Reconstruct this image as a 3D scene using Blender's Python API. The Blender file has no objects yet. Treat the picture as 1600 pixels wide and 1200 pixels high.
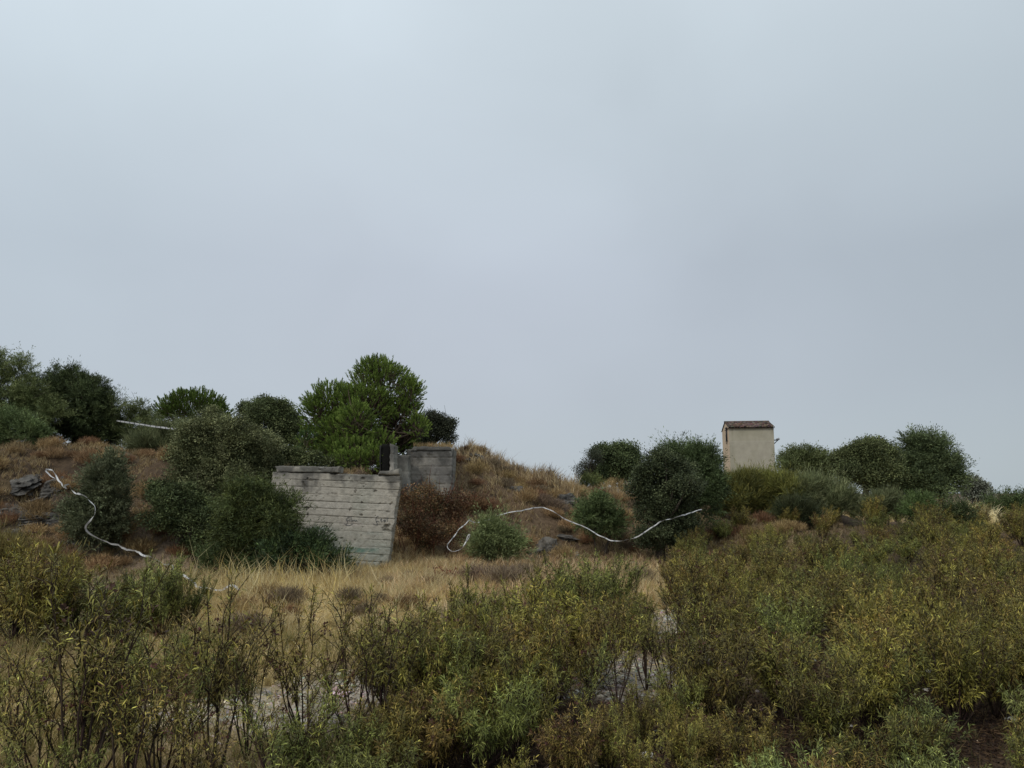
import bpy, math
import numpy as np
from mathutils import Vector

# ------------------------------------------------------------ camera, sky, light
sc = bpy.context.scene
F = 1202.0; PITCH = math.atan(170/F); EYE = 2.2
cam_d = bpy.data.cameras.new("camera"); cam = bpy.data.objects.new("camera", cam_d)
sc.collection.objects.link(cam); sc.camera = cam
cam.location = (0, 0, EYE); cam.rotation_euler = (math.radians(90)+PITCH, 0, 0)
cam_d.sensor_width = 36; cam_d.lens = 36*F/1600; cam_d.clip_start = .05; cam_d.clip_end = 3000

SUN_EL, SUN_AZ = 46, 218     # azimuth: minus = left of the view, sun in front-left high
w = bpy.data.worlds.new("World"); sc.world = w; w.use_nodes = True
nt = w.node_tree; N = nt.nodes; N.clear(); Lk = nt.links.new
out = N.new('ShaderNodeOutputWorld'); bg = N.new('ShaderNodeBackground'); Lk(bg.outputs[0], out.inputs[0])
tc = N.new('ShaderNodeTexCoord'); sep = N.new('ShaderNodeSeparateXYZ'); Lk(tc.outputs['Generated'], sep.inputs[0])
def mth(op, a, b=None, c=None, nodes=None, link=None):
    n = N.new('ShaderNodeMath'); n.operation = op
    for i, v in enumerate((a, b, c)):
        if v is None: continue
        if isinstance(v, (int, float)): n.inputs[i].default_value = v
        else: Lk(v, n.inputs[i])
    return n.outputs[0]
ramp = N.new('ShaderNodeValToRGB'); Lk(sep.outputs['Z'], ramp.inputs[0])
e = ramp.color_ramp.elements
def s2l(c): return tuple(((v/255+.055)/1.055)**2.4 if v > 10 else v/3294 for v in c)
e[0].position = 0.0; e[0].color = (*s2l((184, 193, 201)), 1)
e[1].position = 1.0; e[1].color = (*s2l((226, 232, 240)), 1)
for p, c in ((.12, (183, 191, 201)), (.28, (185, 194, 205)), (.42, (197, 207, 217)), (.56, (213, 223, 233))):
    q = e.new(p); q.color = (*s2l(c), 1)
mp = N.new('ShaderNodeMapping'); mp.inputs['Scale'].default_value = (1.6, 1.6, 2.2); Lk(tc.outputs['Generated'], mp.inputs[0])
nz = N.new('ShaderNodeTexNoise'); nz.inputs['Scale'].default_value = 2.1; nz.inputs['Detail'].default_value = 4; nz.inputs['Roughness'].default_value = .42
nz.inputs['Distortion'].default_value = .35; Lk(mp.outputs[0], nz.inputs['Vector'])
v1 = mth('MULTIPLY_ADD', nz.outputs[0], .22, .89)
v2 = mth('MULTIPLY_ADD', sep.outputs['X'], -.14, 1.0)
v3 = mth('MULTIPLY', v1, v2)
ab = mth('ABSOLUTE', mth('ADD', sep.outputs['X'], .02)); mr_ = N.new('ShaderNodeMapRange'); mr_.interpolation_type = 'SMOOTHSTEP'; Lk(ab, mr_.inputs[0])
mr_.inputs[1].default_value = 0; mr_.inputs[2].default_value = .62; mr_.inputs[3].default_value = 1; mr_.inputs[4].default_value = 0
az = mth('ABSOLUTE', mth('SUBTRACT', sep.outputs['Z'], .22)); mz = N.new('ShaderNodeMapRange'); mz.interpolation_type = 'SMOOTHSTEP'; Lk(az, mz.inputs[0])
mz.inputs[1].default_value = 0; mz.inputs[2].default_value = .36; mz.inputs[3].default_value = 1; mz.inputs[4].default_value = 0
v3 = mth('MULTIPLY', v3, mth('MULTIPLY_ADD', mth('MULTIPLY', mr_.outputs[0], mz.outputs[0]), .10, .978))
dt = N.new('ShaderNodeVectorMath'); dt.operation = 'DOT_PRODUCT'; Lk(tc.outputs['Generated'], dt.inputs[0]); dt.inputs[1].default_value = (-.40, .78, .478)   # thinner cloud up on the left
md = N.new('ShaderNodeMapRange'); md.interpolation_type = 'SMOOTHSTEP'; Lk(dt.outputs['Value'], md.inputs[0]); md.inputs[1].default_value = .90; md.inputs[2].default_value = 1; md.inputs[3].default_value = 1; md.inputs[4].default_value = 1.035
v3 = mth('MULTIPLY', v3, md.outputs[0])
mx = N.new('ShaderNodeVectorMath'); mx.operation = 'SCALE'; Lk(ramp.outputs[0], mx.inputs[0]); Lk(v3, mx.inputs['Scale'])
n3 = N.new('ShaderNodeTexNoise'); n3.inputs['Scale'].default_value = 1.3; n3.inputs['Detail'].default_value = 2; Lk(mp.outputs[0], n3.inputs['Vector'])
cr = N.new('ShaderNodeValToRGB'); Lk(mth('ADD', mth('MULTIPLY', mth('MULTIPLY', mr_.outputs[0], mz.outputs[0]), .55), mth('MULTIPLY', n3.outputs[0], .45)), cr.inputs[0]); cr.color_ramp.elements[0].position = .15; cr.color_ramp.elements[0].color = (.972, 1.0, .985, 1); cr.color_ramp.elements[1].position = .75; cr.color_ramp.elements[1].color = (1.006, 1.0, 1.0, 1)
mt = N.new('ShaderNodeVectorMath'); mt.operation = 'MULTIPLY'; Lk(mx.outputs[0], mt.inputs[0]); Lk(cr.outputs[0], mt.inputs[1])
sky = N.new('ShaderNodeTexSky'); sky.sky_type = 'NISHITA'; sky.sun_disc = False
sky.sun_elevation = math.radians(SUN_EL); sky.sun_rotation = math.radians(SUN_AZ)
ss = N.new('ShaderNodeVectorMath'); ss.operation = 'SCALE'; Lk(sky.outputs[0], ss.inputs[0]); ss.inputs['Scale'].default_value = .10
mix = N.new('ShaderNodeMix'); mix.data_type = 'RGBA'; mix.inputs[0].default_value = .95   # cloud deck over a hint of clear sky
Lk(ss.outputs[0], mix.inputs[6]); Lk(mt.outputs[0], mix.inputs[7]); Lk(mix.outputs[2], bg.inputs[0])
bg.inputs[1].default_value = 1.0
sd = bpy.data.lights.new("sun", 'SUN'); so = bpy.data.objects.new("sun", sd); sc.collection.objects.link(so)
sd.energy = 1.5; sd.angle = math.radians(11); sd.color = (1, .95, .87)
sdir = Vector((math.sin(math.radians(SUN_AZ))*math.cos(math.radians(SUN_EL)), math.cos(math.radians(SUN_AZ))*math.cos(math.radians(SUN_EL)), math.sin(math.radians(SUN_EL))))
so.rotation_euler = sdir.to_track_quat('Z', 'Y').to_euler()
sc.view_settings.view_transform = 'Standard'; sc.view_settings.look = 'None'; sc.view_settings.exposure = 0; sc.view_settings.gamma = 1
sc.cycles.max_bounces = 5; sc.cycles.diffuse_bounces = 3; sc.cycles.transparent_max_bounces = 4

# ------------------------------------------------------------ helpers
rng = np.random.default_rng(7)
col = sc.collection
def unit(v): return v/np.maximum(np.linalg.norm(v, axis=-1, keepdims=True), 1e-9)
def hash2(ix, iy, s):
    n = (ix.astype(np.int64)*374761393 + iy.astype(np.int64)*668265263 + s*974711) & 0x7fffffff
    n = ((n ^ (n >> 13))*1274126177) & 0x7fffffff
    return ((n ^ (n >> 16)) & 0xffff)/65535.0
def vnoise(x, y, s=0):
    ix, iy = np.floor(x), np.floor(y); fx, fy = x-ix, y-iy
    fx = fx*fx*(3-2*fx); fy = fy*fy*(3-2*fy)
    a, b = hash2(ix, iy, s), hash2(ix+1, iy, s); c, d = hash2(ix, iy+1, s), hash2(ix+1, iy+1, s)
    return (a*(1-fx)+b*fx)*(1-fy)+(c*(1-fx)+d*fx)*fy*1.0
def fbm(x, y, s=0, o=4):
    t = 0; a = 1; n = 0
    for i in range(o): t = t+a*(vnoise(x*2**i+31*i, y*2**i-17*i, s+i)-.5); n += a; a *= .5
    return t/n*2
def ss_(t): t = np.clip(t, 0, 1); return t*t*(3-2*t)
KX = np.array([-60, -30, -18, -14, -12, -8.4, -7.3, -5.1, -4.3, -3.1, -1.6, -.3, .8, 1.65, 2.8, 4, 8, 12, 18, 30, 60.])
KC = np.array([4.6, 4.4, 4.0, 3.55, 3.4, 2.95, 2.75, 2.75, 2.9, 3.2, 3.68, 3.3, 2.8, 2.6, 2.2, 2.0, 1.7, 1.15, .6, .5, .5])
KF = np.array([20, 20, 21.5, 21.8, 21.8, 22.2, 22.3, 22.3, 22.8, 23.0, 23.3, 24, 24.5, 25, 25, 25, 24, 19, 14, 12, 12.])
KR = np.array([28, 28, 28.5, 28.5, 28, 25.5, 24, 24, 28.5, 31, 32.5, 33, 33, 33, 34, 35, 36, 35, 35, 38, 40.])
def height(x, y):
    x = np.asarray(x, float); y = np.asarray(y, float)
    sx = x*28/np.maximum(np.maximum(y, 22)*.5+14, 1)
    C, Fo, R = np.interp(sx, KX, KC), np.interp(sx, KX, KF), np.interp(sx, KX, KR)
    wob = fbm(x*.35, y*.35, 3, 3)
    t = (y-Fo-wob*.7)/(R-Fo)
    prof = np.clip(t, 0, 1); prof = .55*ss_(prof)+.45*np.sin(prof*math.pi/2)
    z = C*prof
    far = ss_((y-R-4)/34); z = z+(1.0-C)*far*(t > 1)
    bank = ss_((y-Fo)/2)
    z = z+fbm(x*.22, y*.22, 11, 3)*.16*(1-bank*.2)+fbm(x*.9, y*.9, 21, 4)*(.05+.30*bank*(1-far))+fbm(x*2.4, y*2.4, 24, 3)*.11*bank*(1-far)+.35*np.exp(-(((x+1.75)/.55)**2+((y-32.5)/1.4)**2))
    z = z+.035*fbm(x*4, y*4, 31, 3)*np.exp(-np.maximum(y-6, 0)/25)
    z = z+.5*np.exp(-(x*x+y*y)/5)
    flat = np.exp(-((x-22)**2+(y-60)**2)/80); z = z*(1-flat)+1.0*flat
    return z
CP, SP = math.cos(PITCH), math.sin(PITCH)
def P(u, v, d):
    a = (u-800)/F; b = (600-v)/F; t = d/(CP-b*SP)
    return np.array([a*t, d, EYE+t*(SP+b*CP)])
def proj(x, y, z):
    yy = y*CP+(z-EYE)*SP; zz = -y*SP+(z-EYE)*CP
    yy = np.where(np.abs(yy) < 1e-3, 1e-3, yy)
    return 800+F*x/yy, 600-F*zz/yy
def G(u, d):
    v = 850
    for _ in range(5):
        p = P(u, v, d); z = float(height(p[0], d)); v = float(proj(p[0], d, z)[1])
    return np.array([p[0], d, z])
def mppx(d): return d/F

def add_mesh(name, V, faces_flat, sizes, mat, colr=None, smooth=False, parent=None):
    me = bpy.data.meshes.new(name)
    V = np.ascontiguousarray(V, np.float32); fl = np.ascontiguousarray(faces_flat, np.int32); sz = np.ascontiguousarray(sizes, np.int32)
    me.vertices.add(len(V)); me.vertices.foreach_set('co', V.ravel())
    me.loops.add(len(fl)); me.loops.foreach_set('vertex_index', fl)
    me.polygons.add(len(sz)); st = np.zeros(len(sz), np.int32); st[1:] = np.cumsum(sz)[:-1]
    me.polygons.foreach_set('loop_start', st); me.polygons.foreach_set('loop_total', sz)
    if smooth: me.polygons.foreach_set('use_smooth', np.ones(len(sz), bool))
    me.update(calc_edges=True)
    if colr is not None:
        at = me.color_attributes.new('Col', 'FLOAT_COLOR', 'POINT')
        c = np.ones((len(V), 4), np.float32); c[:, :3] = colr; at.data.foreach_set('color', c.ravel())
    me.materials.append(mat)
    o = bpy.data.objects.new(name, me); col.objects.link(o)
    if parent is not None: o.parent = parent
    return o
class Geo:
    def __init__(s): s.V = []; s.F = []; s.S = []; s.C = []; s.n = 0
    def add(s, V, F_, S, C=None):
        s.V.append(V); s.F.append(np.asarray(F_).ravel()+s.n); s.S.append(np.asarray(S).ravel()); s.n += len(V)
        s.C.append(np.broadcast_to(np.asarray(C if C is not None else (1, 1, 1), float), (len(V), 3)))
    def build(s, name, mat, parent=None, smooth=False):
        return add_mesh(name, np.vstack(s.V), np.concatenate(s.F), np.concatenate(s.S), mat, np.vstack(s.C), smooth, parent)
    def leaves(s, B, D, Nn, L, W, C, droop=None, two=False):
        n = len(B); L = np.broadcast_to(L, (n,))[:, None]; W = np.broadcast_to(W, (n,))[:, None]
        D = unit(D); S = unit(np.cross(D, Nn)); U = np.cross(S, D)
        if droop is None: droop = np.zeros(n)
        dr = np.broadcast_to(droop, (n,))[:, None]
        dn = np.array([0, 0, -1.])
        if two:
            m1 = B+D*L*.35+U*L*.04; m2 = B+D*L*.7+dn*dr*L*.28; tip = B+D*L*.92+dn*dr*L*.7
            V = np.stack([B, m1+S*W, m1-S*W, m2+S*W*.8, m2-S*W*.8, tip], 1).reshape(-1, 3)
            o = (np.arange(n)*6)[:, None]; Fq = (o+np.array([0, 1, 2, 1, 3, 4, 2, 3, 5, 4])).ravel()
            s.add(V, Fq, np.tile([3, 4, 3], n), np.repeat(C, 6, 0))
        else:
            m = B+D*L*.5; tip = B+D*L+dn*dr*L*.5
            V = np.stack([B, m+S*W, tip, m-S*W], 1).reshape(-1, 3)
            s.add(V, np.arange(4*n), np.full(n, 4), np.repeat(C, 4, 0))
    def tube(s, pts, rad, k=4, C=(1, 1, 1)):
        pts = np.asarray(pts, float); m = len(pts); rad = np.broadcast_to(rad, (m,))
        T = unit(np.gradient(pts, axis=0)); ref = np.array([.31, .87, .12]) if abs(T[0] @ np.array([.31, .87, .12])) < .8 else np.array([1., 0, 0])
        A = unit(np.cross(T, ref)); Bn = np.cross(T, A); an = np.arange(k)*2*math.pi/k
        V = (pts[:, None]+rad[:, None, None]*(A[:, None]*np.cos(an)[None, :, None]+Bn[:, None]*np.sin(an)[None, :, None])).reshape(-1, 3)
        i = np.arange(m-1)[:, None]*k; j = np.arange(k)[None]; j2 = (j+1) % k
        Fq = np.stack([i+j, i+j2, i+k+j2, i+k+j], -1).reshape(-1)
        s.add(V, Fq, np.full((m-1)*k, 4), C)
def tag(o, label, cat, group=None, kind=None):
    if label: o['label'] = label
    if cat: o['category'] = cat
    if group: o['group'] = group
    if kind: o['kind'] = kind
    return o
def thing(name, loc, label, cat, group=None, rz=0):
    o = bpy.data.objects.new(name, None); col.objects.link(o); o.location = loc; o.rotation_euler = (0, 0, rz); o.empty_display_size = .2
    return tag(o, label, cat, group)
def dup(root, loc, rz, scale, label, group=None):
    r = root.copy(); col.objects.link(r); r.location = loc; r.rotation_euler = (0, 0, rz); r.scale = scale; r['label'] = label
    if group: r['group'] = group
    for ch in root.children:
        c = ch.copy(); col.objects.link(c); c.parent = r
    return r

# ------------------------------------------------------------ materials
def base_mat(name, rough=.8, spec=.3):
    m = bpy.data.materials.new(name); m.use_nodes = True; n = m.node_tree.nodes; b = n['Principled BSDF']
    b.inputs['Roughness'].default_value = rough; b.inputs['Specular IOR Level'].default_value = spec
    return m, n, m.node_tree.links.new, b
def leaf_mat(name, rough=.6, trans=.18, spec=.18, var=.22):
    m, n, l, b = base_mat(name, rough, spec)
    at = n.new('ShaderNodeAttribute'); at.attribute_name = 'Col'
    oi = n.new('ShaderNodeObjectInfo'); mr = n.new('ShaderNodeMapRange'); l(oi.outputs['Random'], mr.inputs[0])
    mr.inputs[3].default_value = 1-var; mr.inputs[4].default_value = 1+var
    hs = n.new('ShaderNodeHueSaturation'); l(at.outputs['Color'], hs.inputs['Color']); l(mr.outputs[0], hs.inputs['Value'])
    h2 = n.new('ShaderNodeMath'); h2.operation = 'MULTIPLY_ADD'; l(oi.outputs['Random'], h2.inputs[0]); h2.inputs[1].default_value = 7.31; 
    fr = n.new('ShaderNodeMath'); fr.operation = 'FRACT'; l(h2.outputs[0], fr.inputs[0])
    m2 = n.new('ShaderNodeMapRange'); l(fr.outputs[0], m2.inputs[0]); m2.inputs[3].default_value = .485; m2.inputs[4].default_value = .515
    l(m2.outputs[0], hs.inputs['Hue'])
    l(hs.outputs[0], b.inputs['Base Color'])
    if trans:
        t = n.new('ShaderNodeBsdfTranslucent'); l(hs.outputs[0], t.inputs[0]); mxs = n.new('ShaderNodeMixShader'); mxs.inputs[0].default_value = trans
        l(b.outputs[0], mxs.inputs[1]); l(t.outputs[0], mxs.inputs[2]); l(mxs.outputs[0], n['Material Output'].inputs[0])
    return m
M_leaf = leaf_mat('leaf'); M_need = leaf_mat('needle', .6, .1); M_grass = leaf_mat('dry_grass', .75, .42, .15)
M_cist = leaf_mat('shrub_leaf', .5, .12, .25, .3)
def bark_mat():
    m, n, l, b = base_mat('bark', .9, .1)
    at = n.new('ShaderNodeAttribute'); at.attribute_name = 'Col'; nz = n.new('ShaderNodeTexNoise'); nz.inputs['Scale'].default_value = 30
    tc = n.new('ShaderNodeTexCoord'); l(tc.outputs['Object'], nz.inputs['Vector'])
    mr = n.new('ShaderNodeMapRange'); l(nz.outputs[0], mr.inputs[0]); mr.inputs[1].default_value = .3; mr.inputs[2].default_value = .7; mr.inputs[3].default_value = .6; mr.inputs[4].default_value = 1.4
    vm = n.new('ShaderNodeVectorMath'); vm.operation = 'SCALE'; l(at.outputs['Color'], vm.inputs[0]); l(mr.outputs[0], vm.inputs['Scale']); l(vm.outputs[0], b.inputs['Base Color'])
    return m
M_bark = bark_mat()
def attr_noise_mat(name, scale, lo, hi, bump=.3, bscale=None, rough=.9):
    m, n, l, b = base_mat(name, rough, .15)
    at = n.new('ShaderNodeAttribute'); at.attribute_name = 'Col'
    tc = n.new('ShaderNodeTexCoord'); nz = n.new('ShaderNodeTexNoise'); nz.inputs['Scale'].default_value = scale; nz.inputs['Detail'].default_value = 8; nz.inputs['Roughness'].default_value = .7
    l(tc.outputs['Object'], nz.inputs['Vector'])
    mr = n.new('ShaderNodeMapRange'); l(nz.outputs[0], mr.inputs[0]); mr.inputs[1].default_value = .3; mr.inputs[2].default_value = .7; mr.inputs[3].default_value = lo; mr.inputs[4].default_value = hi
    vm = n.new('ShaderNodeVectorMath'); vm.operation = 'SCALE'; l(at.outputs['Color'], vm.inputs[0]); l(mr.outputs[0], vm.inputs['Scale']); l(vm.outputs[0], b.inputs['Base Color'])
    n2 = n.new('ShaderNodeTexNoise'); n2.inputs['Scale'].default_value = bscale or scale*3; n2.inputs['Detail'].default_value = 6; l(tc.outputs['Object'], n2.inputs['Vector'])
    bp = n.new('ShaderNodeBump'); bp.inputs['Strength'].default_value = bump; bp.inputs['Distance'].default_value = .03; l(n2.outputs[0], bp.inputs['Height']); l(bp.outputs[0], b.inputs['Normal'])
    return m
M_ground = attr_noise_mat('soil', 9, .55, 1.5, .8, 25)
M_rock = attr_noise_mat('rock', 5, .5, 1.5, .7, 22)
M_conc = attr_noise_mat('board_marked_concrete', 7, .72, 1.22, .5, 45)
M_rend = attr_noise_mat('render', 1.6, .86, 1.12, .2, 30)
M_tile = attr_noise_mat('roof_tile', 9, .6, 1.4, .3, 30)

# ------------------------------------------------------------ the ground
def uvmask(u, v, cu, cv, ru, rv): return np.exp(-(((u-cu)/ru)**2+((v-cv)/rv)**2))
def zone(x, y, z):
    """weights of pale gravel, straw, dark litter as they lie on the ground"""
    u, v = proj(x, y, z); n1 = fbm(x*.8, y*.8, 50, 4); n2 = fbm(x*3, y*3, 60, 3)
    ok = y > 2
    g = uvmask(u, v, 1010, 1060, 190, 42)+uvmask(u, v, 1100, 985, 60, 26)+uvmask(u, v, 1030, 960, 50, 22)*.7+uvmask(u, v, 640, 1075, 170, 42)+uvmask(u, v, 430, 1120, 160, 46)+uvmask(u, v, 160, 1130, 120, 40)*.7+uvmask(u, v, 1370, 1070, 90, 22)*.6
    gravel = np.clip((g+n1*.35+n2*.3-.42)*3, 0, 1)*ok
    s = uvmask(u, v, 430, 960, 230, 60)+uvmask(u, v, 1020, 930, 60, 45)+uvmask(u, v, 620, 900, 140, 45)+.75*uvmask(u, v, 180, 1090, 330, 110)
    straw = np.clip((s+n1*.4-.2)*2, 0, 1)*ok
    l_ = uvmask(u, v, 1130, 1180, 330, 75)+uvmask(u, v, 1500, 1050, 300, 160)+uvmask(u, v, 750, 1250, 300, 90)+.5*uvmask(u, v, 1400, 900, 300, 80)
    litter = np.clip((l_+n1*.3-.3)*2.5, 0, 1)*ok
    return gravel, straw, litter
a = np.concatenate([np.linspace(-3, -1.05, 30)[:-1], np.linspace(-1.05, 1.05, 520), np.linspace(1.05, 3, 30)[1:]])
ys = [-40, -20, -10, -5, -2, 0, 1.5, 2.5]; y_ = 3.0
while y_ < 60: ys.append(y_); y_ += .06+.0042*y_
while y_ < 1500: ys.append(y_); y_ *= 1.04
ys = np.array(ys); AA, YY = np.meshgrid(a, ys); XX = AA*(np.maximum(YY, 0)*.84+9)
ZZ = height(XX, YY)
gr, st, li = zone(XX, YY, ZZ)
def mixc(c, w, k): return c*(1-w[..., None])+np.array(k)*w[..., None]
big = fbm(XX*.5, YY*.5, 71, 4); fine = fbm(XX*5, YY*5, 77, 3)
C_ = np.ones(XX.shape+(3,))*np.array([.115, .078, .048])
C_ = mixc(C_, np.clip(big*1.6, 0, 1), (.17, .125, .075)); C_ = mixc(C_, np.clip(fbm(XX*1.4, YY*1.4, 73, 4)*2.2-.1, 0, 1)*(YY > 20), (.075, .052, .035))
C_ = mixc(C_, st, (.54, .41, .20)); C_ = mixc(C_, li, (.045, .030, .022)); C_ = mixc(C_, gr*np.clip(.62+.6*fine, 0, 1), (.42, .38, .32))
uu, vv = proj(XX, YY, ZZ)
trail = np.clip(uvmask(uu, vv, 205, 885, 110, 32)+uvmask(uu, vv, 212, 830, 22, 36)+uvmask(uu, vv, 245, 862, 30, 22)+.5*uvmask(uu, vv, 250, 708, 40, 10), 0, 1)*(YY > 5)*(YY < 34)
C_ = mixc(C_, np.clip(trail*1.3, 0, 1), (.24, .18, .125))
rockm = .8*np.clip((uvmask(uu, vv, 40, 800, 90, 42)+fbm(XX*1.2, YY*1.2, 81, 4)*.3-.35)*2.5, 0, 1)*(YY > 18)*(YY < 34)
C_ = mixc(C_, rockm, (.075, .062, .05))
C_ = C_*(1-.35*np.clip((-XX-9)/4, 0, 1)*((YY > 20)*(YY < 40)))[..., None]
ZZ = ZZ+rockm*.22*fbm(XX*2.5, YY*2.5, 83, 4)
nr, nc = XX.shape; idx = np.arange(nr*nc).reshape(nr, nc)
fl = np.stack([idx[:-1, :-1], idx[:-1, 1:], idx[1:, 1:], idx[1:, :-1]], -1).reshape(-1)
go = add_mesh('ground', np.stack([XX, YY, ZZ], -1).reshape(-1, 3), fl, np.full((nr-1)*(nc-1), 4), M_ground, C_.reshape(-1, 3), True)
go['kind'] = 'structure'

# ------------------------------------------------------------ tree builder
def jit(c, n, s=.18, g=None):
    g = g or rng; k = 1+g.normal(0, s, (n, 1)); h = g.normal(0, s*.35, (n, 3))
    return np.clip(np.asarray(c)*k*(1+h), .004, 1)
OAK = dict(c=[(.15, .17, .08), (.20, .22, .105), (.10, .12, .055)], cr=.15, L=(.045, .08), W=.019, per=52, dens=23, up=.35, out=.75, tw=0)
OAKD = dict(OAK, c=[(.10, .125, .052), (.145, .17, .072), (.07, .09, .04)])
JUN = dict(c=[(.135, .17, .065), (.10, .13, .05), (.175, .21, .085)], cr=.14, L=(.06, .13), W=.011, per=56, dens=26, up=.55, out=.8, tw=1)
JUND = dict(JUN, c=[(.09, .115, .045), (.12, .15, .058), (.065, .085, .035)])
GRN = dict(c=[(.12, .165, .042), (.15, .20, .052), (.09, .125, .035)], cr=.16, L=(.07, .13), W=.010, per=50, dens=34, up=.5, out=.8, tw=1)
BROOM = dict(c=[(.17, .18, .055), (.22, .21, .05), (.12, .135, .045)], cr=.18, L=(.18, .40), W=.008, per=34, dens=30, up=1.5, out=.6, tw=1)
BROOMG = dict(BROOM, c=[(.15, .17, .08), (.19, .20, .095), (.11, .13, .06)])
BRAM = dict(c=[(.19, .09, .045), (.17, .11, .055), (.26, .15, .07), (.11, .06, .035), (.10, .095, .045), (.24, .17, .09)], cr=.17, L=(.04, .08), W=.016, per=26, dens=19, up=.3, out=.6, tw=0)
HEATH = dict(c=[(.22, .165, .11), (.17, .125, .09), (.29, .225, .14)], cr=.12, L=(.10, .22), W=.004, per=34, dens=36, up=1.2, out=.7, tw=1)
DRYB = dict(HEATH, c=[(.36, .245, .12), (.27, .175, .085), (.46, .33, .17)])
PINE = dict(c=[(.155, .21, .042), (.20, .255, .055), (.105, .145, .032)])
def tree(name, cat, label, ub, d, lobes, sp, trunk=.12, group=None, gap=.15, base=None, twigs=0, limbs=26, multi=1, barkc=(.09, .075, .06), clip=True, extra_d=0):
    """lobes: (u, v, ru, rv[, depth offset, depth factor]) measured on the photo, turned into metres at the tree's distance"""
    g = np.random.default_rng(int(abs(ub)*7+d*13+len(lobes)))
    b0 = G(ub, d) if base is None else np.array(base)
    root = thing(name, b0, label, cat, group); k = mppx(d)
    crown = Geo(); bark = Geo(); CEN = []; OUT = []
    more = []
    for lb in lobes:
        u, v, ru, rv = lb[:4]; dd = lb[4] if len(lb) > 4 else 0; k5 = .80 if min(ru, rv) > 13 else 1
        more.append((u, v, ru*k5, rv*k5, dd))
        if k5 < 1:
            for j in range(7):
                an = g.uniform(-.5, 3.64); q = g.uniform(.62, .86); f5 = g.uniform(.24, .42); r5 = f5*math.sqrt(ru*rv)
                more.append((u+math.cos(an)*ru*q, v-math.sin(an)*rv*q, r5*g.uniform(.9, 1.4), r5*g.uniform(.7, 1.0), dd+g.uniform(-1, .6)*ru*mppx(d)*.8))
    for lb in more:
        u, v, ru, rv = lb[:4]; dd = lb[4] if len(lb) > 4 else 0; df = lb[5] if len(lb) > 5 else 1
        c = P(u, v, d+dd)-b0; kk = mppx(d+dd); r = np.array([ru*kk, (ru*.5+rv*.5)*kk*df, rv*kk])
        area = 4*math.pi*((((r[0]*r[1])**1.6+(r[0]*r[2])**1.6+(r[1]*r[2])**1.6)/3)**(1/1.6))
        n = int(area*sp['dens']*1.35); dirs = unit(g.normal(size=(n, 3)))
        rr = np.clip(1-np.abs(g.normal(0, .27, n)), .25, 1.0)*np.where(g.random(n) < .06, g.uniform(1.04, 1.2, n), 1)
        bump = 1+.16*np.sin(dirs[:, 0]*5+c[0]*3)*np.sin(dirs[:, 2]*6+c[1])+.10*np.sin(dirs[:, 1]*9+dirs[:, 2]*8)+.07*np.sin(dirs[:, 0]*17+c[2]*9)*np.sin(dirs[:, 1]*15+dirs[:, 2]*14)+g.normal(0, .07, n)
        p = c+dirs*r*(rr*bump)[:, None]
        q = p*1.9+17
        gm = (np.sin(q[:, 0]*1.7+np.sin(q[:, 2]*1.3)*2)*np.sin(q[:, 1]*1.5+q[:, 2]))
        keep = (gm > -1+gap*2*.9) | (g.random(n) < .35)
        p = p[keep]; dirs = dirs[keep]
        CEN.append(p); OUT.append(unit(dirs/np.maximum(r, .1)))
    CEN = np.vstack(CEN); OUT = np.vstack(OUT)
    if clip:
        hz = height(CEN[:, 0]+b0[0], CEN[:, 1]+b0[1])-b0[2]; lift = max(0., float(np.percentile(hz-CEN[:, 2], 45)))
        if lift > .05: print('LIFT %.2f'%lift, label); CEN[:, 2] += lift
        ok = CEN[:, 2] > hz+.02; CEN, OUT = CEN[ok], OUT[ok]
    nC = len(CEN); per = sp['per']; cols = np.array(sp['c'])
    cc = cols[g.integers(0, len(cols), nC)]*(1+g.normal(0, .22, (nC, 1)))*(1+.25*np.sin(CEN[:, :1]*4.1+ub)*np.sin(CEN[:, 2:]*4.7+CEN[:, 1:2]*3))
    n = nC*per; ci = np.repeat(np.arange(nC), per)
    off = g.normal(size=(n, 3))*sp['cr']*np.array([1, 1, .75])*.62
    if sp['tw']:                                # sprays: leaves strung along short upward shoots
        s_dir = unit(OUT*sp['out']+np.array([0, 0, sp['up']])+g.normal(0, .38, (nC, 3)))
        sh = g.integers(0, 4, n); sdv = unit(s_dir[ci]+np.stack([np.sin(sh*1.9+ci), np.cos(sh*2.3+ci*.7), np.sin(sh*3.1+ci*1.3)*.5], -1)*.45)
        slen = sp['cr']*2.2*(1+1.3*(g.random(nC)**7)*min(1, 30/d)); t = g.random(n); pos = CEN[ci]+off*.35+sdv*(t*slen[ci])[:, None]
        D = unit(sdv*1.1+g.normal(0, .45, (n, 3)))
    else:
        pos = CEN[ci]+off; D = unit(unit(off)*.7+OUT[ci]*sp['out']*.5+np.array([0, 0, sp['up']*.4])+g.normal(0, .5, (n, 3)))
    Nn = unit(OUT[ci]*.8+np.array([0, 0, .7])+g.normal(0, .65, (n, 3)))
    L = g.uniform(*sp['L'], n)
    crown.leaves(pos, D, Nn, L, sp['W']*g.uniform(.7, 1.25, n), np.clip(cc[ci]*(1+g.normal(0, .24, (n, 1))), .004, 1))
    top = CEN[:, 2].max()
    tops = []
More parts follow.
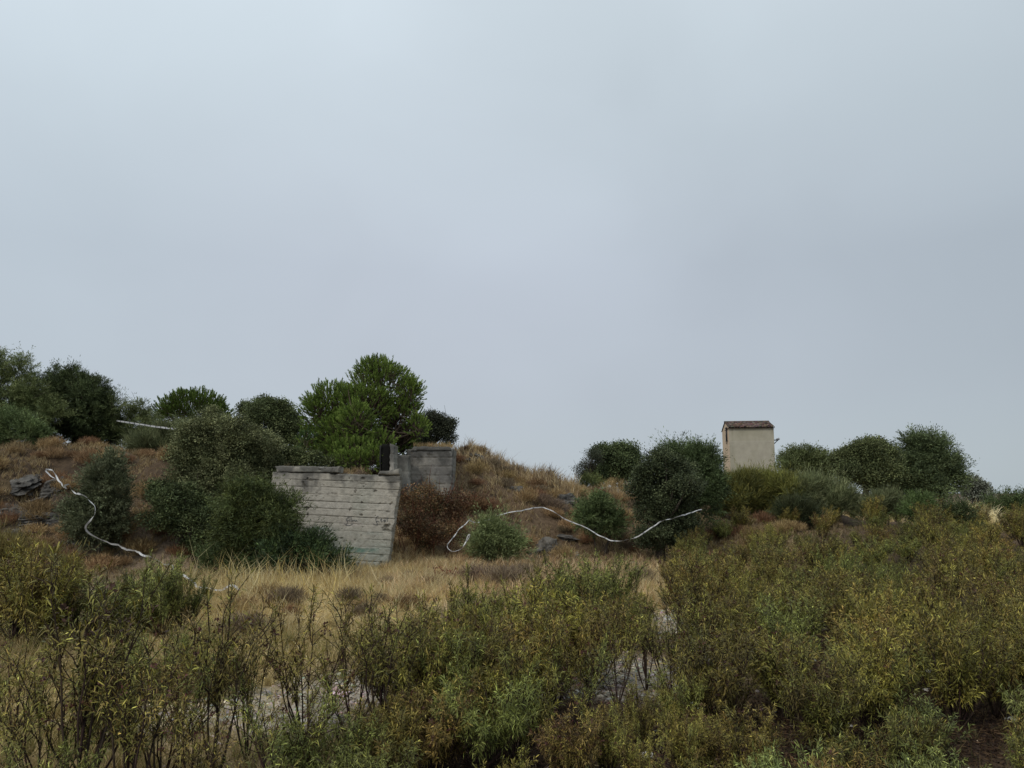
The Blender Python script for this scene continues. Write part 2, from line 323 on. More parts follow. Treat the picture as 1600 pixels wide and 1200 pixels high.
    for m in range(multi):
        ang = g.uniform(0, 6.28); sp_ = 0 if multi == 1 else .35
        mid = CEN.mean(0); th = max(min(CEN[:, 2].mean()*.62, top*.5), .15)
        tp = np.array([mid[0]*.5+sp_*math.cos(ang)*1.3, mid[1]*.5+sp_*math.sin(ang), th]); s0 = np.array([math.cos(ang)*sp_*.3, math.sin(ang)*sp_*.3, -.25])
        tt = np.linspace(0, 1, 7)[:, None]; pl = s0*(1-tt)+tp*tt+np.sin(tt*3.1)*g.normal(0, .06, (1, 3))
        bark.tube(pl, trunk*(1-.45*tt[:, 0])/math.sqrt(multi), 8, barkc); tops.append((tp, trunk*.55/math.sqrt(multi)))
    sel = g.choice(nC, min(limbs, nC), replace=False)
    for i in sel:
        tp, r0 = tops[g.integers(0, len(tops))]; e_ = CEN[i]; tt = np.linspace(0, 1, 7)[:, None]
        bend = np.array([0, 0, 1.])*np.linalg.norm(e_-tp)*.12; pl = tp*(1-tt)+e_*tt-np.sin(tt*math.pi)*bend+np.sin(tt*7)*g.normal(0, .03, (1, 3))
        bark.tube(pl, r0*(.75*(1-tt[:, 0])**1.2+.06), 5, barkc)
        for _ in range(3):
            j = g.integers(2, 6); q = pl[j]; e2 = CEN[g.integers(0, nC)]; dv = e2-q; ln = np.linalg.norm(dv); dv = dv/max(ln, .01)*min(ln, .7)
            bark.tube(np.array([q, q+dv*.5+g.normal(0, .04, 3), q+dv]), np.array([.35, .22, .08])*r0*.5, 3, barkc)
    for _ in range(twigs):                      # bare twigs that stand out of the crown
        i = g.integers(0, nC); q = CEN[i]; dv = unit(OUT[i]+np.array([0, 0, .9])+g.normal(0, .3, 3)); ln = g.uniform(.3, .8)
        bark.tube(np.array([q-dv*.3, q+dv*ln*.5, q+dv*ln+g.normal(0, .05, 3)]), [.014, .009, .004], 3, barkc)
    bark.build('trunk', M_bark, root, True); crown.build('crown', M_leaf, root)
    return root
def pine(label, ub, d, lobes, dens=78, base=None, trunk=.14, cols=None, name='pine_tree'):
    g = np.random.default_rng(int(ub+d*3)); b0 = G(ub, d) if base is None else np.array(base)
    root = thing(name, b0, label, 'tree'); crown = Geo(); bark = Geo(); TP = []; TD = []; cent = []
    for lb in lobes:
        u, v, ru, rv = lb[:4]; dd = lb[4] if len(lb) > 4 else 0; c = P(u, v, d+dd)-b0; kk = mppx(d+dd); r = np.array([ru*kk, (ru+rv)*.5*kk, rv*kk])
        n = int(4*math.pi*((r[0]*r[1]+r[0]*r[2]+r[1]*r[2])/3)*dens); dr = unit(g.normal(size=(n, 3))+np.array([0, 0, .35]))
        rr = np.clip(1-np.abs(g.normal(0, .24, n)), .3, 1)*(1+.14*np.sin(dr[:, 0]*6+c[0]*4)*np.sin(dr[:, 2]*7+c[1]*2)+g.normal(0, .03, n)); p = c+dr*r*rr[:, None]
        q = p*2.3; keep = (np.sin(q[:, 0]*1.9+c[0]*5)*np.sin(q[:, 2]*2.1+q[:, 1]*1.3) > -.52) | (g.random(n) < .15)
        TP.append(p[keep]); TD.append(unit(dr[keep]/r*r.mean()*.8+np.array([0, 0, .6])+g.normal(0, .16, (keep.sum(), 3)))); cent.append(c)
    TP = np.vstack(TP); TD = np.vstack(TD)
    hz = height(TP[:, 0]+b0[0], TP[:, 1]+b0[1])-b0[2]; ok = TP[:, 2] > hz+.05; TP, TD = TP[ok], TD[ok]
    nT = len(TP); per = 40; n = nT*per; ti = np.repeat(np.arange(nT), per); t = g.random(n)
    SL = g.uniform(.12, .26, nT)
    SL = SL*(d/27)**.5; pos = TP[ti]+TD[ti]*(t*SL[ti])[:, None]
    rad = g.normal(size=(n, 3)); rad = unit(rad-TD[ti]*(rad*TD[ti]).sum(1, keepdims=True)); D = unit(TD[ti]*.95+rad*.42)
    cols = np.array(cols or PINE['c']); cc = cols[g.integers(0, 3, nT)]*(1+g.normal(0, .14, (nT, 1)))
    crown.leaves(pos, D, g.normal(size=(n, 3)), g.uniform(.055, .095, n)*(d/27)**.5, .0062*(d/27), np.clip(cc[ti]*(1+g.normal(0, .12, (n, 1))), .004, 1))
    th = TP[:, 2].max()*.32; tp = np.array([TP[:, 0].mean()*.6, TP[:, 1].mean()*.6, th]); tt = np.linspace(0, 1, 8)[:, None]
    bc = (.10, .075, .055); bark.tube(np.array([0, 0, -.3])*(1-tt)+tp*tt+np.sin(tt*3)*np.array([[.08, 0, 0]]), trunk*(1-.4*tt[:, 0]), 9, bc)
    rv_ = [lb[2] for lb in lobes]; cent_ = []
    for c in cent:
        tt = np.linspace(0, 1, 8)[:, None]; pl = tp*(1-tt)+c*tt-np.sin(tt*math.pi)*np.array([[0, 0, .18]]); bark.tube(pl, trunk*min(1, rv_[len(cent_)]/36)*(.55*(1-tt[:, 0])+.12), 6, bc); cent_.append(1)
        near = np.argsort(((TP-c)**2).sum(1))[:: max(1, nT//120)][:26]
        for i in near:
            q = pl[g.integers(3, 8)]; e_ = TP[i]; t2 = np.linspace(0, 1, 5)[:, None]
            bark.tube(q*(1-t2)+e_*t2-np.sin(t2*math.pi)*np.array([[0, 0, .1]]), trunk*np.array([.22, .17, .12, .08, .05]), 4, bc)
    for i in range(0, nT, 2): bark.tube(np.array([TP[i]-TD[i]*.22-np.array([0, 0, .02]), TP[i], TP[i]+TD[i]*SL[i]]), [.009, .007, .004], 3, bc)
    bark.build('trunk', M_bark, root, True); crown.build('crown', M_need, root)
    return root

# ------------------------------------------------------------ concrete ruins
def conc_slab(name, q, d, thick, rows, parent, seed=0, paint=False, dark=0, res=.03, rough=1.0, tilt_d=(0, 0), base_c=(.405, .375, .32), origin=None, mul=1.0):
    """q: four photo corners TL,TR,BR,BL turned to metres at distance d; a board-marked block"""
    TL, TR, BR, BL = [P(u, v, d+(tilt_d[0] if i in (0, 3) else tilt_d[1])) for i, (u, v) in enumerate(q)]
    o3 = np.array(origin if origin is not None else (0, 0, 0.)); Wd = np.linalg.norm(TR-TL); H = np.linalg.norm(BL-TL)
    nx, nz_ = max(int(Wd/res), 6), max(int(H/res), 5); s, t = np.meshgrid(np.linspace(0, 1, nx), np.linspace(0, 1, nz_))
    s_, t_ = s[..., None], t[..., None]; base = (TL*(1-s_)+TR*s_)*(1-t_)+(BL*(1-s_)+BR*s_)*t_
    nrm = np.cross(BL-TL, TR-TL); nrm = nrm/np.linalg.norm(nrm); nrm = -nrm if nrm[1] > 0 else nrm
    X, Z = s*Wd, t*H
    rowf = Z/H*rows+.02*fbm(X*1.3, Z*1.3, seed+1, 3)+.035*fbm(X*11, Z*2, seed+2, 2); row = np.floor(rowf); fr = rowf-row
    off = (hash2(row, row*0+3, seed+5)-.5)*.009
    gd = np.minimum(fr, 1-fr)*H/rows; gate = np.clip(fbm(X*.8, row*3.3, seed+9, 3)*2.0+.7, .1, 1.2)
    groove = -np.exp(-(gd/.010)**2)*.022*gate*(.6+.8*vnoise(X*14, row*5.0, seed+10))
    pits = -np.clip(fbm(X*9, Z*9, seed+12, 3)-.5, 0, 1)*.10*rough-np.clip(fbm(X*2.3, Z*5, seed+14, 4)-.5, 0, 1)*.13*rough
    dsp = off+groove+pits+.006*fbm(X*14, Z*14, seed+16, 2); edge = np.minimum(np.minimum(s, 1-s)*Wd, np.minimum(t, 1-t)*H)
    dsp = dsp-np.exp(-edge/.03)*.015
    pos = base+nrm*dsp[..., None]
    chip = fbm(Z*4, Z*0+seed, seed+20, 4); chx = fbm(X*3, X*0+seed, seed+23, 4)
    pos = pos+unit(TR-TL)*((np.exp(-(1-s)*Wd/.08)*chip*.06-np.exp(-s*Wd/.08)*chip*.08)[..., None])+np.array([0, 0, 1.])*(np.exp(-t*H/.06)*chx*.045)[..., None]
    c = np.ones(X.shape+(3,))*np.array(base_c)
    c = mixc(c, np.clip(fbm(X*.7, Z*2.0, seed+30, 4)*.9+.2, 0, 1), (.385, .35, .29)); c = mixc(c, np.clip((hash2(row, row*0, seed+33)-.5)*.8, 0, .4), (.49, .455, .40))
    c = mixc(c, np.clip(fbm(X*1.1, Z*.6, seed+36, 4)*1.3-.25, 0, .7), (.32, .325, .27))
    lich = np.clip((np.exp(-Z/.33)*1.0+fbm(X*3.2, Z*2.2, seed+40, 4)*.75-.42+dark)*2.2, 0, 1); c = mixc(c, lich*.85, (.085, .082, .075))
    run = np.clip(fbm(X*7, Z*.35, seed+43, 3)*1.5-.35, 0, 1)*np.exp(-Z/.9); c = mixc(c, run*.6, (.10, .097, .09))
    c = mixc(c, np.clip(fbm(X*9, Z*9, seed+47, 3)*2-1.0, 0, 1)*.7, (.5, .5, .46))
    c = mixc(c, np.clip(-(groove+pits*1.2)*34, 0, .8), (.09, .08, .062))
    if paint:
        T_, S_ = t, s; w_ = fbm(X*3, Z*5, seed+50, 4)*.07
        def rect(s0, s1, t0, t1): return np.clip(np.minimum(np.minimum(S_-s0, s1-S_)*14, np.minimum(T_-t0, t1-T_)*55)+w_*14, 0, 1)
        c = mixc(c, np.clip(ss_((t-.42)/.35)*(.35+fbm(X*1.2, Z*2.5, 61, 3)*.6), 0, .55), (.24, .275, .24))
        for r_, k_, cc_ in ((rect(.28, .53, .535, .585), .55, (.13, .22, .22)), (rect(.30, .56, .695, .765), .8, (.12, .24, .20)), (rect(.62, .93, .725, .785), .8, (.12, .235, .19)), (rect(.50, .66, .73, .90), .5, (.31, .31, .34)), (rect(.57, .63, .68, .725), .6, (.40, .24, .17)),
                            (rect(.45, .62, .80, .95), .4, (.25, .28, .34)), (rect(.62, .82, .80, .95), .35, (.16, .25, .21)), (rect(.56, .75, .46, .53), .35, (.40, .34, .31)), (rect(.75, .92, .565, .60), .35, (.2, .26, .24))):
            c = mixc(c, r_*k_*np.clip(.8+fbm(X*5, Z*8, 66, 3)*.8, 0, 1), cc_)
    c = c*mul
    # closed block: front grid, back grid pushed in, side strips
    back = base-nrm*thick
    ring = np.concatenate([np.arange(nx), nx-1+nx*np.arange(1, nz_), (nz_-1)*nx+np.arange(nx-2, -1, -1), nx*np.arange(nz_-2, 0, -1)])
    V = pos.reshape(-1, 3); n0 = len(V); bk = back.reshape(-1, 3)[ring]; fr_ = V[ring]; m_ = 5; rr_ = []
    for k_ in range(1, m_+1):
        q_ = k_/m_; pr = fr_*(1-q_)+bk*q_; pr = pr+rng.normal(0, .007, pr.shape); rr_.append(pr)
    Va = np.vstack([V]+rr_+[bk.mean(0)[None]])
    id_ = np.arange(n0).reshape(nz_, nx); F1 = np.stack([id_[:-1, :-1], id_[1:, :-1], id_[1:, 1:], id_[:-1, 1:]], -1).reshape(-1, 4)
    Rn = len(ring); loops = [ring]+[n0+i*Rn+np.arange(Rn) for i in range(m_)]; FF = [F1]
    for A_, B_ in zip(loops[:-1], loops[1:]): FF.append(np.stack([A_, np.roll(A_, -1), np.roll(B_, -1), B_], -1))
    L_ = loops[-1]; tri = np.stack([L_, np.roll(L_, -1), np.full(Rn, len(Va)-1)], -1)
    flat = np.concatenate([np.vstack(FF).ravel(), tri.ravel()]); sz = np.concatenate([np.full(len(np.vstack(FF)), 4), np.full(Rn, 3)])
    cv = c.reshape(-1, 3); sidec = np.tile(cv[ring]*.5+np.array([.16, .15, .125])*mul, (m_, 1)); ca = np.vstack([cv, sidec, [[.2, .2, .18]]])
    ob = add_mesh(name, Va-o3, flat, sz, M_conc, ca, False, parent)
    return ob, (TL, TR, BR, BL, nrm)
WD = 22.0; wo = G(520, WD)
wall = thing('concrete_wall', wo, 'pale board marked concrete wing wall leaning on the bank, with faded graffiti and dark lichen along its top', 'wall')
_, (TL, TR, BR, BL, WN) = conc_slab('wall_body', [(428, 737), (624.5, 743), (602, 902), (418, 890)], WD, .42, 14, wall, 100, True, res=.014, tilt_d=(.25, 0), origin=wo)
conc_slab('coping', [(431, 727.5), (529.5, 729.5), (529.5, 738.5), (430, 738)], WD-.02, .45, 1, wall, 140, dark=.15, res=.02, tilt_d=(.25, .1), rough=2.2, origin=wo)
conc_slab('coping', [(592, 737.5), (624.5, 732.5), (624, 743), (590, 742)], WD-.02, .44, 1, wall, 150, rough=2.2, dark=.05, res=.02, origin=wo)
def on_wall(u, v):
    # point of the wall face seen at photo pixel (u, v), a few mm proud
    p0 = np.array([0, 0, EYE]); dr = unit(P(u, v, 10)-p0); t = ((TL-p0) @ WN)/(dr @ WN); return p0+dr*t+WN*.016-wo
m_, n_, l_, b_ = base_mat('spray_paint', .7); b_.inputs['Base Color'].default_value = (.12, .125, .13, 1)
gf = Geo()
strokes = [[(546.5, 808), (543, 808.5), (541, 812), (543, 815), (543, 818), (540, 820), (538, 818)], [(538.5, 818), (541, 821), (546, 821), (551, 819)], [(541, 813), (545, 813)],
           [(546.5, 811), (546.5, 815)], [(548.5, 807.5), (549, 815)], [(550.5, 815), (551, 812), (552.5, 814), (554, 812), (555.5, 815), (557, 812), (558.5, 815)],
           [(591.5, 806), (588, 808), (587, 812), (588.5, 817), (590, 818), (589, 820)], [(582.5, 817.5), (586, 820), (590, 820.5)], [(588, 814.5), (593, 815)],
           [(594.5, 813), (597, 812), (596, 810), (594.5, 812), (595.5, 815), (598, 814.5)], [(601, 812), (599, 813.5), (600.5, 815.5), (602, 811), (602.5, 815)], [(605, 807.5), (605.2, 815)], [(603.5, 810), (607, 809.6)]]
for s in strokes:
    pts = np.array([on_wall(*p) for p in s]); tt = np.linspace(0, len(pts)-1, len(pts)*3); pts = np.stack([np.interp(tt, np.arange(len(pts)), pts[:, i]) for i in range(3)], -1)
    gf.tube(pts, .007, 4)
gf.build('graffiti', m_, wall)
# ruined block with grass on top, and low wall and doorway left of it
bo = G(672, 27)
blk = thing('concrete_ruin', bo, 'square weathered concrete block with blackened top edge and dry grass on it, beside the mound', 'ruin')
conc_slab('wall_body', [(636, 701), (708.5, 701), (703.5, 812), (634, 812)], 26.8, 1.5, 8, blk, 200, dark=.42, res=.03, rough=1.6, base_c=(.18, .17, .155), origin=bo)
conc_slab('coping', [(648, 698), (701, 697.5), (707, 704), (640, 705)], 26.76, 1.5, 1, blk, 220, dark=.5, res=.03, rough=2.2, base_c=(.15, .14, .125), origin=bo)
gt = Geo(); n = 700; px_ = np.random.default_rng(4); b = np.stack([px_.uniform(P(648, 690, 27)[0], P(706, 690, 27)[0], n), px_.uniform(26.7, 28.1, n), np.full(n, P(660, 697, 27)[2]-.03)], -1)-bo
gt.leaves(b, np.stack([px_.normal(0, .5, n), px_.normal(0, .5, n), np.ones(n)], -1), px_.normal(size=(n, 3)), px_.uniform(.08, .26, n), .007, jit((.5, .36, .19), n, .2, px_))
gt.build('grass_tuft', M_grass, blk)
lo = G(628, 26)
lw = thing('low_concrete_wall', lo, 'low dark concrete wall between the doorway and the square ruined block', 'wall')
conc_slab('wall_body', [(614, 711), (640, 711), (640, 775), (612, 775)], 26.2, .35, 5, lw, 240, dark=.2, res=.04, base_c=(.2, .2, .18), origin=lo)
do = G(602, 25)
dw = thing('concrete_doorway', do, 'narrow dark concrete doorway standing above the wing wall under the pine', 'doorway')
conc_slab('jamb', [(593, 697), (595.5, 696), (594.5, 748), (592, 748)], 24.9, .6, 4, dw, 260, dark=.9, res=.03, base_c=(.07, .07, .065), origin=do, mul=.4)
conc_slab('jamb', [(609, 694), (617, 696), (615.5, 748), (608, 748)], 24.8, .7, 4, dw, 270, dark=.3, res=.03, base_c=(.2, .2, .185), origin=do)
conc_slab('door_shade', [(595, 695), (610, 694), (609, 748), (594, 748)], 24.95, .5, 1, dw, 290, dark=1, res=.04, base_c=(.03, .03, .03), origin=do, mul=.09)  # near-black block whose colour stands for the shade inside the open doorway

# ------------------------------------------------------------ transformer tower
def box(g, a, b, C):
    a = np.array(a, float); b = np.array(b, float); V = np.array([[x, y, z] for z in (a[2], b[2]) for y in (a[1], b[1]) for x in (a[0], b[0])])
    g.add(V, [0, 2, 3, 1, 4, 5, 7, 6, 0, 1, 5, 4, 1, 3, 7, 5, 3, 2, 6, 7, 2, 0, 4, 6], [4]*6, C)
TD_ = 60.0; c0 = P(1142.5, 760, TD_); zg = 1.1; EV = P(1142.5, 668.3, TD_)[2]; TWd, TDp = 3.36, 4.4
tw = thing('transformer_tower', (c0[0], TD_, zg), 'tall narrow beige rendered tower with small tiled gable roof behind the broom shrubs', 'tower', rz=math.radians(-8.5))
H = EV-zg; rise = .58
g_ = Geo()
n_x, n_z = 60, 80
def panel(g, p0, p1, gable, seed, tint):
    p0 = np.array(p0, float); p1 = np.array(p1, float); s, t = np.meshgrid(np.linspace(0, 1, n_x), np.linspace(0, 1, n_z))
    top = H+(rise*(1-np.abs(s-.5)*2) if gable else 0*s); z = -1+(top+1)*t; b = p0*(1-s[..., None])+p1*s[..., None]; Wd = np.linalg.norm(p1-p0); X = s*Wd
    V = np.stack([b[..., 0], b[..., 1], z], -1); c = np.ones(s.shape+(3,))*np.array(tint)
    c = mixc(c, np.clip(fbm(X*1.1, z*.5, seed, 4)*1.3+.1, 0, .8), np.array(tint)*np.array([.86, .87, .82])); c = mixc(c, np.clip(fbm(X*4, z*.5, seed+3, 3)-.1, 0, 1)*np.exp(-(H-z)/1.1)*.9*(not gable), (.20, .18, .13))
    c = mixc(c, .12*(z > H-1.05)*(not gable), (.33, .30, .18)); c = mixc(c, .5*np.exp(-((z-(H-1.05))/.03)**2)*(not gable), (.55, .5, .42))
    id_ = np.arange(n_x*n_z).reshape(n_z, n_x); g.add(V.reshape(-1, 3), np.stack([id_[:-1, :-1], id_[:-1, 1:], id_[1:, 1:], id_[1:, :-1]], -1).ravel(), np.full((n_x-1)*(n_z-1), 4), c.reshape(-1, 3))
TINT = (.39, .36, .29); SUNLIT_TINT = (.56, .43, .30)  # left face tint carries the lighter, warmer sunlight on that side
panel(g_, (0, 0, 0), (TWd, 0, 0), False, 300, TINT); panel(g_, (TWd, 0, 0), (TWd, TDp, 0), True, 310, TINT); panel(g_, (TWd, TDp, 0), (0, TDp, 0), False, 320, TINT); panel(g_, (0, TDp, 0), (0, 0, 0), True, 330, SUNLIT_TINT)
g_.build('wall', M_rend, tw)
rf = Geo(); trg = np.random.default_rng(5)
for side in (0, 1):
    y0, y1 = (-.16, TDp/2) if side == 0 else (TDp+.16, TDp/2); ln = math.hypot(abs(y1-y0), rise)
    for i in range(15):
        xc = -.06+(TWd+.12)*(i+.5)/15
        for j in range(8):
            t0, t1 = j/8-.02, (j+1)/8+.03; za = H-.035+(rise+.05)*t0; zb = H-.035+(rise+.05)*t1
            ya = y0+(y1-y0)*t0; yb = y0+(y1-y0)*min(t1, 1); r = .115; an = np.linspace(0, math.pi, 7); ring = []
            dz = .02+trg.normal(0, .006)
            for (yy_, zz_, lift) in ((ya, za, .045), (yb, zb, .015)):
                for a_ in an: ring.append([xc+r*math.cos(a_), yy_, zz_+r*.55*math.sin(a_)+lift+dz])
            for (yy_, zz_, lift) in ((ya, za, .02), (yb, zb, -.01)):
                for a_ in an: ring.append([xc+r*.82*math.cos(a_), yy_, zz_+r*.42*math.sin(a_)+lift+dz-.01])
            Fq = []
            for k in range(6): Fq += [k, k+1, 8+k, 7+k, 14+k, 21+k, 22+k, 15+k, k, 14+k, 15+k, k+1]
            rf.add(np.array(ring), Fq, [4]*18, jit((.105, .075, .062), 1, .35, trg)[0])
for i in range(9):
    x0 = -.08+(TWd+.1)*i/9; an = np.linspace(0, math.pi, 7); ring = [[x0+dx, TDp/2+.13*math.cos(a_), H+rise+.03+.11*math.sin(a_)] for dx in (0, .42) for a_ in an]
    rf.add(np.array(ring), sum([[k, k+1, 8+k, 7+k] for k in range(6)], []), [4]*6, jit((.105, .075, .062), 1, .25, trg)[0])
box(rf, (-.07, -.13, H-.06), (TWd+.07, TDp/2-.01, H-.02), (.12, .09, .07))
rf.build('roof', M_tile, tw)
m_, n_, l_, b_ = base_mat('dark_iron', .5); b_.inputs['Base Color'].default_value = (.03, .03, .035, 1); M_iron = m_
m_, n_, l_, b_ = base_mat('ceramic', .3); b_.inputs['Base Color'].default_value = (.5, .5, .5, 1); M_cer = m_
wg = Geo(); box(wg, (-.012, 1.75, H-1.15), (.05, 2.15, H-.38), (1, 1, 1)); wdw = wg.build('window', M_iron, tw)
fg = Geo(); box(fg, (-.12, 1.05, H-.98), (-.02, 1.15, H+.12), (1, 1, 1)); box(fg, (-.14, .85, H+.02), (-.02, 1.3, H+.1), (1, 1, 1)); box(fg, (-.14, .85, H-1.0), (-.02, 1.3, H-.93), (1, 1, 1)); fg.build('iron_bracket', M_iron, tw)
ag = Geo(); zb = H-.95
ag.tube([(TWd-.05, .6, zb), (TWd+.25, .6, zb+.01), (TWd+.48, .6, zb+.02)], .022, 5); ag.tube([(TWd-.02, .6, zb-.42), (TWd+.28, .6, zb-.12), (TWd+.52, .6, zb+.08)], .035, 5); ag.tube([(TWd-.05, 1.4, zb), (TWd+.25, 1.4, zb+.01), (TWd+.48, 1.4, zb+.02)], .022, 5); ag.tube([(TWd+.46, .4, zb+.03), (TWd+.46, 1, zb+.03), (TWd+.46, 1.6, zb+.03)], .03, 5)
arm = ag.build('cross_arm', M_iron, tw)
for yy_ in (.55, 1.0, 1.45):
    ig = Geo(); ig.tube([(TWd+.46, yy_, zb+.05), (TWd+.46, yy_, zb+.1), (TWd+.46, yy_, zb+.15), (TWd+.46, yy_, zb+.18)], [.02, .045, .04, .015], 8); ig.build('insulator', M_cer, arm)

# ------------------------------------------------------------ trees, left side
tree('oak_tree', 'tree', 'loose spiky dark green tree cut by the left edge of the photo on the bank', 12, 30, [(8, 640, 60, 45), (-10, 590, 26, 40), (34, 592, 18, 32), (-60, 640, 70, 70), (60, 650, 32, 34)], dict(JUN, dens=20), gap=.3, twigs=14)
tree('oak_tree', 'tree', 'dark bushy tree with ragged top on the left bank, right of the spiky edge tree', 118, 31, [(105, 640, 46, 48), (142, 650, 36, 44), (95, 683, 44, 18), (150, 688, 34, 16), (88, 610, 24, 30), (118, 600, 18, 24), (150, 618, 14, 26), (165, 668, 22, 26)], JUND, gap=.22, twigs=10, trunk=.16)
tree('juniper_bush', 'bush', 'low grey green bush on the bank at the left edge, below the taller trees', 22, 28, [(20, 672, 44, 22), (52, 682, 20, 14), (-30, 680, 40, 24)], JUN, gap=.15, multi=3, trunk=.08)
tree('juniper_bush', 'bush', 'thin dull green bush where the left end of the straight tape is tied', 190, 31, [(185, 658, 26, 28), (212, 668, 28, 28), (222, 648, 10, 18), (240, 690, 26, 22), (195, 692, 34, 16)], dict(JUN, dens=18), gap=.35, multi=3, trunk=.08, twigs=10)
tree('juniper_bush', 'bush', 'dull olive low bush under the small umbrella pine, below the straight tape', 262, 30, [(255, 700, 40, 20), (285, 692, 26, 24), (228, 704, 22, 14)], dict(BROOMG, dens=22), gap=.2, multi=3, trunk=.06)
pine('small round umbrella pine on the skyline above the straight tape', 302, 40, [(300, 642, 54, 31), (272, 654, 28, 20), (330, 650, 28, 22)], 66)
tree('oak_tree', 'tree', 'medium holm oak with ragged top standing left of the tall pine', 428, 30, [(420, 672, 46, 42), (400, 645, 26, 20), (442, 655, 26, 26), (455, 690, 26, 36), (432, 634, 18, 14)], OAKD, gap=.22, twigs=12, trunk=.16)
tree('oak_tree', 'tree', 'largest grey green holm oak left of the concrete wall', 360, 24.4, [(352, 715, 80, 58), (330, 690, 52, 44), (395, 720, 52, 50), (300, 735, 44, 40), (365, 680, 30, 26), (420, 745, 26, 26), (350, 775, 70, 46)], OAK, gap=.1, trunk=.2, limbs=40)
tree('oak_tree', 'tree', 'low dark holm oak spreading between the trail and the large grey green oak', 275, 23.2, [(280, 798, 40, 40), (256, 768, 20, 22), (302, 818, 42, 40), (330, 850, 40, 32)], OAKD, gap=.1, trunk=.14, limbs=30)
tree('juniper_tree', 'tree', 'small conical juniper with the loose tape across it, on the left slope', 158, 22.7, [(154, 806, 36, 34), (150, 836, 30, 14), (163, 770, 30, 32), (170, 742, 17, 22), (136, 822, 28, 20), (126, 798, 20, 18), (182, 815, 18, 22), (175, 724, 8, 14)], dict(JUN, c=[(.135, .16, .085), (.10, .125, .065), (.17, .195, .105)]), gap=.08, trunk=.09)
tree('cypress_bush', 'bush', 'bright feathery green bush against the left part of the concrete wall', 400, 20.6, [(398, 815, 40, 44), (385, 785, 28, 26), (430, 800, 26, 20), (365, 830, 26, 26), (425, 845, 34, 26), (398, 770, 18, 14), (450, 792, 18, 8)], dict(GRN, up=.1, c=[(.11, .135, .045), (.145, .165, .055), (.08, .10, .035)]), gap=.3, trunk=.08, multi=3)
tree('cypress_bush', 'bush', 'low dark green sprawling bush at the foot of the concrete wall', 470, 20.3, [(460, 872, 46, 22), (505, 882, 34, 14), (425, 880, 36, 22), (490, 858, 18, 16), (525, 878, 14, 8)], dict(GRN, c=[(.055, .085, .035), (.075, .11, .04), (.04, .06, .03)]), gap=.1, trunk=.06, multi=3)
tree('juniper_bush', 'bush', 'dark shrub in shade between the trail and the feathery bush', 385, 21.2, [(350, 880, 34, 20), (395, 888, 30, 16)], JUND, gap=.1, trunk=.05, multi=3)
pine('tall bright green pine with several rounded crowns behind the concrete wall', 565, 27.2, [(598, 612, 54, 44, .6), (566, 640, 50, 40), (520, 632, 44, 34, .3), (497, 650, 28, 30), (625, 655, 36, 34, .5), (545, 680, 48, 36, -.4), (500, 688, 30, 30), (560, 712, 42, 24, -1.4), (556, 660, 24, 30, -1.3), (640, 620, 20, 28, .3), (590, 580, 34, 18, .6), (652, 672, 18, 18), (530, 708, 34, 24, -1), (590, 700, 28, 26, -.8), (620, 690, 26, 22, .6), (490, 710, 24, 22), (556, 722, 40, 16, -2), (630, 705, 20, 16, 1.2), (583, 716, 9, 20, -2.0)], 80, trunk=.2)
tree('oak_bush', 'bush', 'dark low bush peeping over the raised coping of the concrete wall', 500, 25.2, [(480, 722, 30, 14), (515, 726, 26, 11), (545, 728, 20, 10), (455, 715, 16, 14)], OAKD, gap=.05, trunk=.05, multi=3)
pine('small grey green pine seedling among oaks left of the tall pine', 478, 26, [(478, 700, 16, 24)], 34, trunk=.04, cols=[(.07, .11, .035), (.09, .13, .04), (.05, .08, .03)])
tree('oak_tree', 'tree', 'small airy dark oak on the skyline behind the square concrete ruin', 672, 31, [(668, 672, 26, 26), (692, 668, 20, 20), (655, 690, 18, 18), (698, 684, 13, 14), (676, 655, 16, 12)], dict(OAKD, dens=24, c=[(.06, .07, .045), (.08, .09, .055), (.045, .052, .035)]), gap=.25, twigs=10, trunk=.1)
# mound and middle
tree('juniper_bush', 'bush', 'small pale green bush beside the looped tape end', 778, 23.4, [(778, 853, 32, 22), (770, 834, 18, 17), (800, 860, 19, 14), (757, 863, 15, 11)], dict(GRN, c=[(.19, .23, .095), (.24, .28, .12), (.14, .17, .07)]), gap=.06, trunk=.05, multi=3)
tree('juniper_bush', 'bush', 'small dark green bush behind the sagging tape on the slope', 938, 26, [(938, 812, 30, 28), (930, 793, 18, 16), (955, 822, 18, 18)], JUN, gap=.06, trunk=.05, multi=3)
tree('oak_tree', 'tree', 'rounded dark holm oak on the far skyline behind the mound', 960, 45, [(962, 735, 36, 22), (955, 712, 26, 16), (985, 722, 20, 18), (975, 705, 20, 12), (940, 742, 22, 14)], dict(OAKD, cr=.3, dens=15, L=(.08, .12), W=.035, per=44), gap=.1, trunk=.2)
tree('oak_tree', 'tree', 'thin half bare tree on the skyline left of the far holm oak', 914, 43, [(922, 718, 14, 14), (908, 738, 14, 14), (930, 708, 8, 8)], dict(OAKD, cr=.2, dens=13, c=[(.08, .075, .05), (.07, .08, .05)]), gap=.5, twigs=10, trunk=.08)
tree('juniper_bush', 'bush', 'small yellow green bush at the foot of the far skyline oak', 924, 38, [(924, 758, 15, 11), (917, 762, 9, 8)], dict(GRN, c=[(.11, .12, .04), (.09, .11, .04)]), gap=.05, trunk=.05, multi=2)
tree('dry_shrub', 'shrub', 'brown dry shrub at the foot of the far oak, left of the big rounded trees', 965, 37, [(965, 768, 22, 12), (985, 770, 16, 11)], DRYB, multi=2, trunk=.03, gap=.1)
